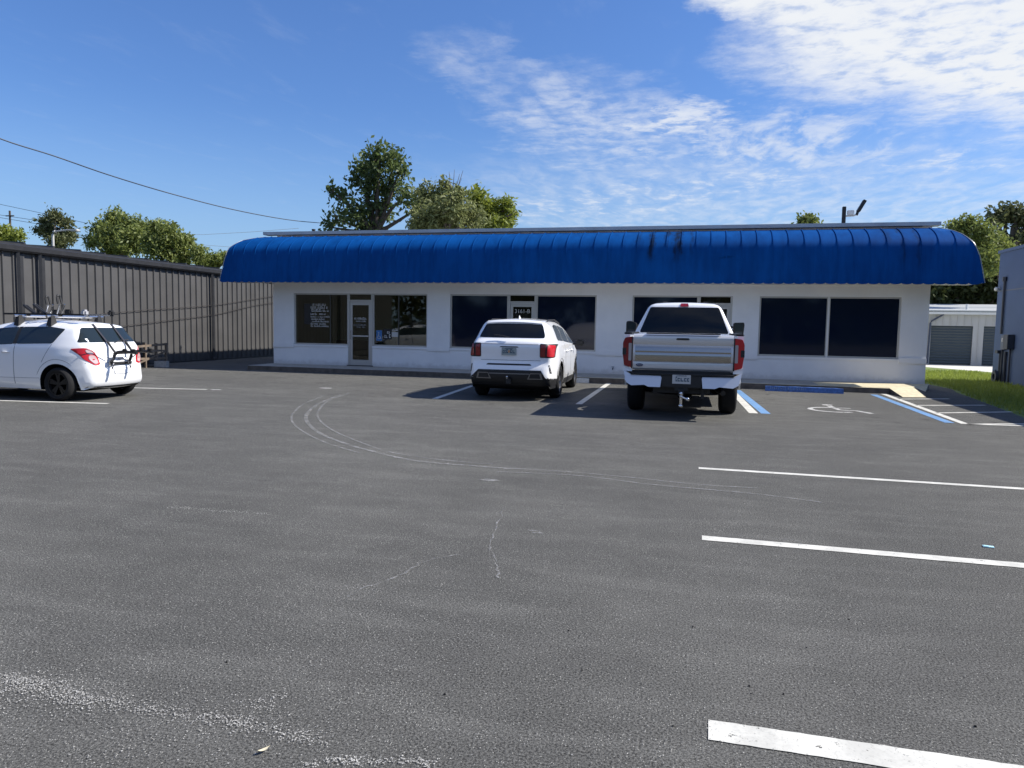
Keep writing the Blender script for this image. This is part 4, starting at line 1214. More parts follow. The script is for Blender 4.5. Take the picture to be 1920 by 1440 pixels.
def inflate(U, sill, arches, wz, plan_r, plan_f, crown, n=170, m=22, clad=-1, clad_y=99):
    """car body: side outline U = [(y, z, corner radius)] from rear foot over the roof to front foot; returns MB with
    material 0 = paint, 1 = underside. arches = [(y, z, r)], wz = [(z, halfwidth)]"""
    C = interp_poly(U, n)
    y0, y1 = C[0, 0], C[-1, 0]
    ds = np.maximum(np.diff(C[:, 0]), 0) + .10 * np.abs(np.diff(C[:, 1])) + .0005
    s = np.r_[0, np.cumsum(ds)]; s /= s[-1]
    by = y0 + (y1 - y0) * s

    def low(y):
        z = sill
        for (ya, za, ra) in arches:
            if abs(y - ya) < ra: z = max(z, za + math.sqrt(ra * ra - (y - ya) ** 2))
        return z
    bz = np.array([low(y) for y in by]); bz[0], bz[-1] = C[0, 1], C[-1, 1]
    # side grid
    T = np.linspace(0, 1, m) ** 1.35
    gy = C[:, 0][:, None] * (1 - T) + by[:, None] * T
    gz = C[:, 1][:, None] * (1 - T) + bz[:, None] * T
    pts = np.stack([gy.ravel(), gz.ravel()], 1)
    a, b = C[:-1, :2], C[1:, :2]
    ab = b - a; L2 = (ab ** 2).sum(1) + 1e-12
    best = np.full(len(pts), 9.0); rad = np.full(len(pts), .1)
    for k in range(len(a)):
        t = np.clip(((pts - a[k]) @ ab[k]) / L2[k], 0, 1)
        dd = np.linalg.norm(pts - (a[k] + t[:, None] * ab[k]), axis=1)
        up = dd < best
        best[up] = dd[up]; rad[up] = C[k, 2]
    w = np.interp(pts[:, 1], [p[0] for p in wz], [p[1] for p in wz])
    yr, pr_ = plan_r; yf, pf = plan_f
    w = w - pr_ * (np.maximum(0, (y0 + yr) - pts[:, 0]) / yr) ** 2 - pf * (np.maximum(0, pts[:, 0] - (y1 - yf)) / yf) ** 2
    q = np.clip(best / rad, 0, 1)
    w = w - rad * (1 - np.sqrt(np.maximum(0, 1 - (1 - q) ** 2)))
    W = w.reshape(gy.shape)
    B = MB()
    idx = {}
    for sgn in (-1, 1):
        o = len(B.v)
        idx[sgn] = o
        for i in range(n):
            for j in range(m):
                B.v.append((sgn * W[i, j], gy[i, j], gz[i, j]))
        for i in range(n - 1):
            for j in range(m - 1):
                f = (o + i * m + j, o + i * m + j + 1, o + (i + 1) * m + j + 1, o + (i + 1) * m + j)
                B.f.append(f if sgn < 0 else f[::-1]); B.m.append(2 if gz[i, j] < clad and gy[i, j] < y0 + clad_y else 0)
    # top strip across the car
    K = 14
    nrm = np.zeros((n, 2))
    tan = np.gradient(C[:, :2], axis=0)
    nrm[:, 0], nrm[:, 1] = -tan[:, 1], tan[:, 0]
    nrm /= np.linalg.norm(nrm, axis=1)[:, None] + 1e-9
    rows = []
    for i in range(n):
        r = [idx[-1] + i * m]
        for k in range(1, K):
            u = -1 + 2 * k / K
            cr = crown * (1 - u * u)
            B.v.append((u * W[i, 0], C[i, 0] + nrm[i, 0] * cr, C[i, 1] + nrm[i, 1] * cr)); r.append(len(B.v) - 1)
        r.append(idx[1] + i * m)
        rows.append(r)
    for i in range(n - 1):
        for k in range(K):
            B.f.append((rows[i][k], rows[i][k + 1], rows[i + 1][k + 1], rows[i + 1][k])); B.m.append(2 if C[i, 1] < clad else 0)
    # underside
    for i in range(n - 1):
        B.f.append((idx[-1] + i * m + m - 1, idx[-1] + (i + 1) * m + m - 1, idx[1] + (i + 1) * m + m - 1, idx[1] + i * m + m - 1)); B.m.append(1)
    return B


def bvh_of(o):
    me = o.data
    return BVHTree.FromPolygons([v.co.copy() for v in me.vertices], [tuple(p.vertices) for p in me.polygons])


def round_poly(pts, r, k=4):
    out = []
    n = len(pts)
    for i in range(n):
        p, a, b = Vector(pts[i]), Vector(pts[i - 1]), Vector(pts[(i + 1) % n])
        da, db = (a - p), (b - p)
        ra = min(r, da.length * .45, db.length * .45)
        A, Bq = p + da.normalized() * ra, p + db.normalized() * ra
        for j in range(k + 1):
            t = j / k
            out.append(tuple(A * (1 - t) ** 2 + p * 2 * t * (1 - t) + Bq * t * t))
    return out


def panel(bvh, poly, axis, m, name, parent, off=.006, res=.08, side=1, thick=.03, fallback=0.0):
    """a panel that follows the body: polygon in (x, z) seen from behind ('rear') or (y, z) seen from the side"""
    bm = bmesh.new()
    vs = [bm.verts.new((p[0], p[1], 0)) for p in poly]
    bm.faces.new(vs)
    us = [p[0] for p in poly]; ws = [p[1] for p in poly]
    for c, lo, hi in ((0, min(us), max(us)), (1, min(ws), max(ws))):
        k = max(1, int((hi - lo) / res))
        for i in range(1, k):
            co = [0, 0, 0]; co[c] = lo + (hi - lo) * i / k
            no = [0, 0, 0]; no[c] = 1
            bmesh.ops.bisect_plane(bm, geom=bm.verts[:] + bm.edges[:] + bm.faces[:], plane_co=co, plane_no=no)
    bmesh.ops.triangulate(bm, faces=[f for f in bm.faces if len(f.verts) > 4])
    bm.verts.index_update()
    top, bot = [], []
    for v in bm.verts:
        u, w = v.co.x, v.co.y
        if axis == 'rear': o, d = Vector((u, -4, w)), Vector((0, 1, 0))
        elif axis == 'front': o, d = Vector((u, 12, w)), Vector((0, -1, 0))
        elif axis == 'top': o, d = Vector((u, w, 6)), Vector((0, 0, -1))
        else: o, d = Vector((side * 4, u, w)), Vector((-side, 0, 0))
        hit, nr, _, _ = bvh.ray_cast(o, d)
        if hit is None:
            hit, nr, _, _ = bvh.find_nearest(o + d * (4 + fallback))
        if nr.dot(d) > 0: nr = -nr
        top.append(hit + nr * off); bot.append(hit + nr * off + d * thick)
    B = MB()
    n = len(top)
    B.v = [tuple(p) for p in top + bot]
    for f in bm.faces:
        ii = [v.index for v in f.verts]
        B.f.append(tuple(ii)); B.f.append(tuple(i + n for i in reversed(ii))); B.m += [0, 0]
    for e in bm.edges:
        if len(e.link_faces) == 1:
            a, b = e.verts[0].index, e.verts[1].index
            B.f.append((a, b, b + n, a + n)); B.m.append(0)
    bm.free()
    return B.build(name, m, parent, smooth=40)


def mirror(poly): return [(-p[0], p[1]) for p in reversed(poly)]


def make_wheel(parent, c, r, w, side, rim_m, spokes=5, rim=.66, hub_m=None):
    """tyre is the part, rim its sub-part"""
    x = c[0]
    t = MB()
    prof = [(-w / 2 + .02, r * rim), (-w / 2, r * (rim + .06)), (-w / 2 - .005, r * .86), (-w / 2 + .02, r * .96), (-w / 2 + .05, r), (w / 2 - .05, r), (w / 2 - .02, r * .96), (w / 2 + .005, r * .86), (w / 2, r * (rim + .06)), (w / 2 - .02, r * rim)]
    t.lathe(prof, c, 'x', 36)
    wh = t.build('wheel', M['rubber'], parent, 40)
    g = MB()
    o = side * (w / 2 - .03)
    g.lathe([(-w * .3, r * rim * .93), (side * w * .5 - side * .02, r * rim * 1.0), (side * w * .5 - side * .02, r * rim * .92), (side * w * .2, r * rim * .88)], c, 'x', 36)
    g.lathe([(o - side * .10, .001), (o - side * .10, r * rim * .9), (o - side * .11, r * rim * .9), (o - side * .11, .001)], c, 'x', 24, 1)
    g.lathe([(o - side * .06, .001), (o - side * .01, .001), (o - side * .01, r * .13), (o - side * .06, r * .16)], c, 'x', 16)
    for k in range(spokes):
        a = 2 * math.pi * k / spokes + .3
        for da in (-.16, .16):
            p = Vector((x + o - side * .03, c[1] + r * .1 * math.cos(a), c[2] + r * .1 * math.sin(a)))
            q = Vector((x + o - side * .02, c[1] + r * rim * .93 * math.cos(a + da), c[2] + r * rim * .93 * math.sin(a + da)))
            g.bar(p, q, .035, .045)
    g.build('rim', [rim_m, M['under']], wh, 40)
    return wh


def plate(parent, c, w, h, rr, main, mark, orange=True, name='licence_plate'):
    b = MB(); b.box(c[0] - w / 2, c[0] + w / 2, c[1] - .006, c[1], c[2] - h / 2, c[2] + h / 2)
    p = b.build(name, main, parent)
    g = MB()
    glyph_row(g, c[0] - w * .42, c[0] + w * .42, c[1] - .006, c[2] - h * .24, h * .40, rr)
    glyph_row(g, c[0] - w * .28, c[0] + w * .28, c[1] - .006, c[2] + h * .34, h * .10, rr)
    g.build('plate_lettering', mark, p)
    if orange:
        g = MB(); g.box(c[0] - w * .05, c[0] + w * .05, c[1] - .0075, c[1] - .006, c[2] - h * .15, c[2] + h * .15)
        g.build('plate_emblem', M['plate_orange'], p)
    return p


def build_suv():
    rr = random.Random(21)
    S = empty('suv', (-3.68, 14.72, 0), R(2.4), 'white suv parked facing the shop with black rear window and slim red lamps', 'suv')
    Rw = .365
    ry, fy_ = 1.03, 3.85
    U = [(.20, .30, .05), (.07, .36, .06), (.00, .48, .12), (-.01, .60, .16), (.02, .70, .14), (.075, .80, .08), (.075, .95, .09), (.06, 1.10, .09), (.08, 1.19, .09), (.16, 1.26, .12), (.30, 1.40, .16), (.46, 1.575, .14), (.50, 1.645, .12), (.85, 1.675, .16), (1.6, 1.695, .17), (2.3, 1.675, .17),
         (2.85, 1.59, .17), (3.35, 1.34, .15), (3.75, 1.10, .12), (4.2, 1.03, .14), (4.6, .92, .16), (4.76, .74, .16), (4.80, .5, .12), (4.74, .27, .08)]
    wz = [(.25, .90), (.45, .945), (.75, .95), (.95, .945), (1.10, .925), (1.20, .885), (1.30, .835), (1.45, .775), (1.6, .70), (1.7, .66)]
    body = inflate(U, .25, [(ry, Rw, .44), (fy_, Rw, .44)], wz, (.65, .075), (1.0, .22), .03, clad=.475, clad_y=.55).build('body', [M['car_white'], M['under'], M['black']], S, 50)
    bv = bvh_of(body)
    P = lambda poly, m, nm, ax='rear', **k: panel(bv, poly, ax, M[m], nm, S, **k)
    # rear glass, wiper, spoiler
    P(round_poly([(-.69, 1.30), (.69, 1.30), (.685, 1.36), (.60, 1.59), (-.60, 1.59), (-.685, 1.36)], .06), 'car_glass', 'rear_window')
    b = MB(); b.tube([(0.0, .08, 1.305), (-.18, .11, 1.345), (-.36, .12, 1.36)], .010, 5); b.build('wiper', M['black'], S)
    b = MB()
    for k in range(12):
        u0, u1 = -1 + k / 6, -1 + (k + 1) / 6
        f0, f1 = .03 * u0 * u0, .03 * u1 * u1
        A = [(u0 * .60, .42 + f0, 1.635 - f0), (u1 * .60, .42 + f1, 1.635 - f1), (u1 * .63, .72, 1.695 - f1 * 1.3), (u0 * .63, .72, 1.695 - f0 * 1.3)]
        b.face(A); b.face([(p[0], p[1] + .01, p[2] - .03) for p in A][::-1])
        b.face([A[0], A[1], (A[1][0], A[1][1] + .01, A[1][2] - .03), (A[0][0], A[0][1] + .01, A[0][2] - .03)])
    b.build('spoiler', M['car_white'], S, 40)
    b = MB(); b.add([(-.012, .95, 1.69), (.012, .95, 1.69), (.02, 1.16, 1.69), (-.02, 1.16, 1.69), (0, .98, 1.775), (0, 1.02, 1.78)], [(0, 1, 5, 4), (1, 2, 5), (2, 3, 5), (3, 0, 4, 5)])
    b.build('antenna_fin', M['car_white'], S)
    # lamps: two upright bars each side
    for sg in (-1, 1):
        for (a, c) in ((.63, .735), (.765, .885)):
            poly = round_poly([(a, .925), (c, .915), (c, 1.15), (a + .012, 1.165)], .03)
            if sg < 0: poly = mirror(poly)
            P(poly, 'lamp_red' if sg > 0 and a > .7 else 'lamp_dark_red', 'tail_lamp', off=.014, res=.025)  # sun-side outer lamp gets the brighter red: sunlight put into colour
        poly = round_poly([(.62, .90), (.90, .90), (.90, 1.18), (.62, 1.19)], .03)
        P(poly if sg > 0 else mirror(poly), 'black', 'lamp_surround', off=.004, res=.025)
    # tailgate lip shadow line, plate, slot, black lower bumper with silver strip and exhaust frames
    P([(-.72, 1.165), (.60, 1.165), (.58, 1.176), (-.70, 1.176)], 'shade_seam', 'tailgate_crease_shade', off=.003)
    plate(S, (-.02, bv.ray_cast(Vector((-.02, -4, 1.02)), Vector((0, 1, 0)))[0].y - .008, 1.02), .31, .155, rr, mat('plate_green_grey', (.30, .34, .33), .5), M['plate_mark'])
    P(round_poly([(-.22, 1.105), (.18, 1.105), (.16, 1.125), (-.20, 1.125)], .01), 'black', 'plate_lamp_recess_shade', off=.004)  # recess shade drawn as a flush black panel
    P(round_poly([(-.50, .735), (.46, .735), (.43, .768), (-.47, .768)], .015), 'black', 'bumper_slot', off=.004)
    P([(-.62, .835), (.64, .835), (.64, .842), (-.62, .842)], 'seam', 'tailgate_gap', off=.003)
    P([(-.86, .33), (.86, .33), (.91, .46), (.76, .47), (.66, .64), (-.66, .64), (-.78, .52), (-.90, .47)], 'black', 'lower_bumper', off=.008)
    P([(-.42, .555), (.42, .555), (.42, .575), (-.42, .575)], 'alloy', 'bumper_strip', off=.016)
    for sg in (-1, 1):
        fr = [(.38, .46), (.70, .46), (.665, .585), (.44, .585)]
        fi = [(.42, .48), (.655, .48), (.632, .565), (.45, .565)]
        P(fr if sg > 0 else mirror(fr), 'alloy', 'exhaust_trim', off=.016)
        P(fi if sg > 0 else mirror(fi), 'black', 'exhaust_outlet', off=.022)
        vt = [(.80, .75), (.825, .75), (.86, .58), (.835, .58)]
        P(vt if sg > 0 else mirror(vt), 'black', 'bumper_vent', off=.006)
    b = MB(); b.box(-.05, .05, -.10, .2, .36, .46); b.tube([(0, -.08, .44), (0, -.08, .50)], .012, 6); b.build('tow_hitch', M['black'], S)
    b = MB(); b.ball((-.03, -.09, .50), .024); b.tube([(-.03, -.09, .40), (-.03, -.09, .48)], .010, 6); b.build('tow_ball', M['steel'], S, 60)
    # sides
    for sg in (-1, 1):
        Q = lambda poly, m, nm, **k: panel(bv, poly, 'side', M[m], nm, S, side=sg, **k)
        Q(round_poly([(.98, 1.25), (1.72, 1.22), (1.72, 1.565), (1.35, 1.585), (1.02, 1.54)], .05), 'car_glass_clear', 'side_window')
        Q(round_poly([(1.79, 1.22), (2.62, 1.17), (2.50, 1.50), (1.79, 1.57)], .03), 'car_glass_clear', 'side_window')
        Q(round_poly([(2.70, 1.17), (3.45, 1.13), (2.62, 1.47)], .03), 'car_glass_clear', 'side_window')
        for yy in (1.75, 2.66):
            Q([(yy, .42), (yy + .012, .42), (yy + .012, 1.2), (yy, 1.2)], 'shade_seam', 'door_gap', off=.003)
        for yy in (1.95, 2.82):
            b = MB(); b.tube([(sg * .945, yy - .1, 1.0), (sg * .975, yy - .07, 1.0), (sg * .975, yy + .07, 1.0), (sg * .945, yy + .1, 1.0)], .014, 6); b.build('door_handle', M['car_white'], S)
        Q([(1.55, .26), (3.36, .26), (3.36, .38), (1.55, .40)], 'black', 'sill_trim', off=.006)
        b = MB(); b.tube([(sg * .62, .95, 1.655), (sg * .63, 1.1, 1.685), (sg * .64, 1.9, 1.695), (sg * .63, 2.7, 1.63), (sg * .62, 2.85, 1.59)], .016, 6); b.build('roof_rail', M['black'], S, 50)
        b = MB(); b.box(sg * 1.10 - .10, sg * 1.10 + .10, 3.20, 3.30, 1.08, 1.24, b=.035); b.tube([(sg * .86, 3.28, 1.12), (sg * 1.02, 3.26, 1.13)], .025, 6)
        b.build('door_mirror', M['black'], S, 50)
        # wheel-arch lips
        for yc in (ry, fy_):
            arc = [(yc + .50 * math.cos(R(a)), Rw + .50 * math.sin(R(a))) for a in range(-8, 189, 14)] + [(yc + .435 * math.cos(R(a)), Rw + .435 * math.sin(R(a))) for a in range(188, -9, -14)]
            Q(arc, 'black', 'arch_trim', off=.008, res=.3)
            make_wheel(S, (sg * .815, yc, Rw), Rw, .235, sg, M['alloy'], 5)
    b = MB(); b.box(-.7, .7, .3, 4.4, .22, .32); b.tube([(-.75, ry, Rw), (.75, ry, Rw)], .05, 8); b.build('underbody', M['under'], S)


def build_truck():
    rr = random.Random(22)
    S = empty('pickup_truck', (-.18, 12.92, 0), R(.6), 'big white pickup truck with a polished tailgate parked in front of the dark shop door', 'pickup')
    Rw = .425
    ry, fy_ = 1.25, 5.30
    # cab and bonnet
    U = [(2.12, .62, .03), (2.10, .75, .04), (2.10, 1.30, .05), (2.12, 1.44, .07), (2.20, 1.70, .07), (2.30, 1.96, .07), (2.36, 2.035, .10), (2.6, 2.065, .12), (3.2, 2.075, .14), (3.9, 2.03, .14), (4.2, 1.92, .12), (4.8, 1.50, .08), (5.1, 1.44, .10), (5.9, 1.40, .12), (6.15, 1.30, .12), (6.2, 1.0, .08), (6.22, .6, .08), (6.15, .5, .05)]
    wz = [(.45, .98), (.8, 1.0), (1.2, 1.0), (1.42, .985), (1.50, .955), (1.98, .715), (2.1, .66)]
    body = inflate(U, .55, [(fy_, Rw, .52)], wz, (.3, .02), (.9, .12), .02).build('cab', [M['car_white'], M['under']], S, 50)
    bv = bvh_of(body)
    P = lambda poly, m, nm, ax='rear', **k: panel(bv, poly, ax, M[m], nm, S, **k)
    P(round_poly([(-.865, 1.46), (.865, 1.46), (.665, 1.975), (-.665, 1.975)], .04), 'car_glass', 'rear_window')
    P(round_poly([(-.085, 1.985), (.085, 1.985), (.07, 2.045), (-.07, 2.045)], .01), 'lamp_dark_red', 'brake_light', off=.014)
    for x in (-.40, .42):
        b = MB(); b.add([(x - .06, 3.0, 2.07), (x + .06, 3.0, 2.07), (x + .05, 3.2, 2.075), (x - .05, 3.2, 2.075), (x - .04, 3.04, 2.115), (x + .04, 3.04, 2.115), (x + .035, 3.16, 2.11), (x - .035, 3.16, 2.11)], [(0, 1, 5, 4), (1, 2, 6, 5), (2, 3, 7, 6), (3, 0, 4, 7), (4, 5, 6, 7)])
        b.build('roof_marker', M['black'], S)
    for sg in (-1, 1):
        Q = lambda poly, m, nm, **k: panel(bv, poly, 'side', M[m], nm, S, side=sg, **k)
        Q(round_poly([(2.5, 1.50), (3.45, 1.48), (3.45, 1.93), (2.62, 1.94)], .04), 'car_glass', 'side_window')
        Q(round_poly([(3.52, 1.48), (4.55, 1.46), (4.05, 1.88), (3.52, 1.93)], .04), 'car_glass', 'side_window')
        for yy in (2.3, 3.48, 4.65):
            Q([(yy, .62), (yy + .012, .62), (yy + .012, 1.45), (yy, 1.45)], 'seam', 'door_gap', off=.003)
        Q([(2.3, 1.13), (2.62, 1.13), (2.62, 1.17), (2.3, 1.17)], 'black', 'door_handle', off=.02)
        b = MB(); b.box(2.25, 4.7, 0, 1, 0, 1); b = MB()
        b.box(sg * .98 - .10, sg * .98 + .10, 2.3, 4.6, .42, .48, b=.02); b.build('running_board', M['black'], S)
        # tall towing mirrors
        b = MB()
        cx = sg * 1.20
        poly = round_poly([(cx - .115, 1.42), (cx + .105, 1.42), (cx + .125, 1.66), (cx + .06 * sg + .05, 1.71), (cx - .115, 1.70)], .045)
        b.prism(poly, 'y', 4.42, 4.58)
        mr = b.build('tow_mirror', M['black'], S, 40)
        b = MB(); b.prism(round_poly([(cx - .085, 1.52), (cx + .085, 1.52), (cx + .085, 1.68), (cx - .085, 1.68)], .03), 'y', 4.412, 4.419); b.build('mirror_glass', mat('mirror_glass', (.03, .04, .045), .05, 0, spec=.8), mr)
        b = MB(); b.prism(round_poly([(cx - .08, 1.44), (cx + .08, 1.44), (cx + .08, 1.50), (cx - .08, 1.50)], .02), 'y', 4.412, 4.419); b.build('mirror_glass', mat('mirror_glass_low', (.06, .07, .08), .05, 0, spec=.8), mr)
        b = MB(); b.tube([(sg * .93, 4.62, 1.50), (sg * 1.10, 4.55, 1.52)], .03, 6); b.tube([(sg * .88, 4.62, 1.62), (sg * 1.10, 4.55, 1.60)], .025, 6); b.build('mirror_arm', M['black'], mr, 50)
    # cargo bed: outer sides with wheel arch, floor, bulkhead
    bed = MB()
    for sg in (-1, 1):
        poly = [(.03, .80), (.03, 1.44), (2.08, 1.46), (2.08, .66), (ry + .53, .62)] + [(ry + .53 * math.cos(R(a)), Rw + .53 * math.sin(R(a))) for a in range(20, 161, 14)] + [(ry - .53, .66), (.40, .70)]
        x0, x1 = sg * .90, sg * 1.0
        bed.prism(poly, 'x', min(x0, x1), max(x0, x1))
        bed.box(min(sg * .86, sg * 1.005), max(sg * .86, sg * 1.005), .03, 2.085, 1.442, 1.475, 1, b=.012)
    bed.box(-.90, .90, .05, 2.08, .78, .82, 1); bed.box(-.90, .90, 2.03, 2.08, .82, 1.42)
    for sg in (-1, 1):   # pressed swell over the rear wheels
        arc = [(ry + .60 * math.cos(R(a)), Rw + .60 * math.sin(R(a))) for a in range(8, 173, 12)] + [(ry + .52 * math.cos(R(a)), Rw + .52 * math.sin(R(a))) for a in range(172, 7, -12)]
        bed.prism(arc, 'x', sg * .99, sg * 1.022)
    bed.build('cargo_bed', [M['car_white'], M['black']], S, 30)
    # tailgate: gently bowed skin with a polished panel let into it
    prof = [(0.030, .835), (.004, .86), (-.004, .90), (.004, .965), (.012, .975), (-.010, 1.02), (-.020, 1.10), (-.012, 1.16), (-.002, 1.235), (.014, 1.265), (.002, 1.285), (-.012, 1.34), (-.006, 1.40), (.02, 1.435), (.06, 1.45), (.085, 1.43), (.085, .84)]
    t = MB(); t.prism(prof, 'x', -.835, .835)
    tg = t.build('tailgate', mat('silver_paint', (.64, .64, .635), .3, .3, coat=1.0), S, 25)
    a = MB()
    ap = [(-.001, .985), (-.016, 1.02), (-.027, 1.07), (-.027, 1.10), (-.016, 1.135), (-.026, 1.16), (-.016, 1.20), (-.006, 1.235), (.006, 1.255), (.03, 1.255), (.03, .985)]
    a.prism(ap, 'x', -.80, .80); a.build('polished_panel', mat('polished_panel', (.40, .395, .375), .24, .95), tg, 25)
    a = MB(); a.box(-.11, .11, -.022, .02, 1.345, 1.39, b=.012); a.build('tailgate_handle', M['black'], tg)
    a = MB(); a.prism([(-.72 + .062 * math.cos(R(k * 15)), .915 + .026 * math.sin(R(k * 15))) for k in range(24)], 'y', -.018, .01)
    bd = a.build('oval_badge', M['badge_blue'], tg)
    a = MB(); a.tube([(-.765, -.019, .913), (-.745, -.019, .922), (-.735, -.019, .908), (-.715, -.019, .918), (-.70, -.019, .910), (-.68, -.019, .918)], .003, 4); a.build('badge_script', M['plate_white'], bd)
    a = MB(); a.box(-.62, .62, -.004, .05, 1.452, 1.472, b=.006); a.build('tailgate_cap', M['black'], tg)
    # tail lamps
    for sg in (-1, 1):
        def lm(p): return p if sg > 0 else [(-q[0], q[1]) for q in reversed(p)]
        a = MB(); a.prism(round_poly(lm([(.842, .86), (.985, .90), (1.012, 1.10), (1.012, 1.30), (.975, 1.385), (.842, 1.405)]), .025), 'y', -.022, .10)
        lp = a.build('tail_lamp', M['lamp_red'] if sg > 0 else M['lamp_dark_red'], S, 40)  # right lamp brighter, left darker: sun and shade put into the red
        a = MB(); a.prism(round_poly(lm([(.862, .985), (.912, .985), (.912, 1.29), (.862, 1.29)]), .015), 'y', -.027, -.0225); a.build('reverse_lens', mat('reverse_lens', (.36, .33, .33), .2, coat=1), lp)
        a = MB(); a.prism(round_poly(lm([(.955, 1.085), (1.016, 1.085), (1.016, 1.205), (.955, 1.205)]), .01), 'y', -.028, .09); a.build('side_lens', M['black'], lp)
        a = MB(); a.prism(lm([(.838, .85), (.860, .85), (.860, 1.40), (.838, 1.40)]), 'y', -.0245, -.0225); a.build('lamp_edge', M['black'], lp)
        # white quarter panel below the lamp
        a = MB(); a.prism(lm([(.845, .80), (1.0, .80), (1.0, .895), (.845, .855)]), 'y', .005, .05); a.build('bed_corner', M['car_white'], S)
    # bumper
    for sg in (-1, 1):
        def lm(p): return p if sg > 0 else [(-q[0], q[1]) for q in reversed(p)]
        a = MB()
        pts = lm([(.33, .74), (.35, .555), (.55, .555), (.62, .585), (.84, .57), (.93, .62), (.985, .82), (.95, .80), (.86, .755)])
        # bowed front: two slices
        a.prism(pts, 'y', -.17, -.02)
        a.v = [(p[0], p[1] + (p[2] - .66) * .42 * (1 if p[1] < -.1 else 0), p[2]) for p in a.v]
        a.build('bumper', mat('bumper_chrome', (.66, .66, .66), .38, .75), S, 30)
    a = MB(); a.box(-.34, .34, -.16, 0, .55, .76, b=.015); a.box(-.86, .86, -.165, .03, .757, .785, b=.008); a.box(-.80, .80, -.02, .05, .785, .83); a.build('bumper_step', M['black'], S)
    plate(S, (0, -.163, .695), .305, .152, rr, M['plate_white'], M['plate_mark'], False)
    # hitch, ball mount, chains, spare, axle, springs, exhaust, mud flaps
    a = MB(); a.box(-.05, .05, -.20, .6, .42, .52); a.box(-.48, .48, .05, .15, .44, .54); a.box(-.11, .11, -.14, -.02, .50, .56); a.build('tow_hitch', M['black'], S)
    a = MB(); a.tube([(0, -.22, .46), (0, -.22, .27)], .025, 8); a.tube([(-.02, -.24, .42), (.09, -.25, .37), (.12, -.25, .37)], .017, 8); a.ball((.0, -.24, .46), .032); a.ball((.11, -.26, .37), .035); a.ball((.0, -.24, .25), .036)
    a.build('ball_mount', M['chrome'], S, 60)
    a = MB(); a.tube([(-.78, ry, Rw), (.78, ry, Rw)], .06, 10); a.ball((.05, ry - .02, Rw - .03), .17); a.lathe([(-.13, .16), (.13, .16), (.13, .39), (-.13, .39)], (-.05, .66, .52), 'z', 28)
    for sg in (-1, 1):
        a.bar((sg * .5, .3, .62), (sg * .5, 2.0, .56), .07, .06); a.tube([(sg * .42, ry - .1, .40), (sg * .35, ry - .1, .72)], .03, 6)
        a.box(sg * .36 - .04, sg * .36 + .04, .1, 6.0, .58, .74)
    a.box(-.85, .85, .7, 2.0, .60, .76)
    a.build('rear_axle', M['under'], S, 40)
    a = MB(); a.tube([(.5, 1.8, .50), (.62, .6, .48), (.70, .12, .46)], .045, 10); a.box(.33, .385, -.02, .03, .36, .55); a.build('exhaust', M['dark_metal'], S, 40)
    for sg in (-1, 1):
        for yc in (ry, fy_):
            make_wheel(S, (sg * .835, yc, Rw), Rw, .29, sg, M['alloy'], 8, .60)
    # tailgate plate frame and bed rail edges already built


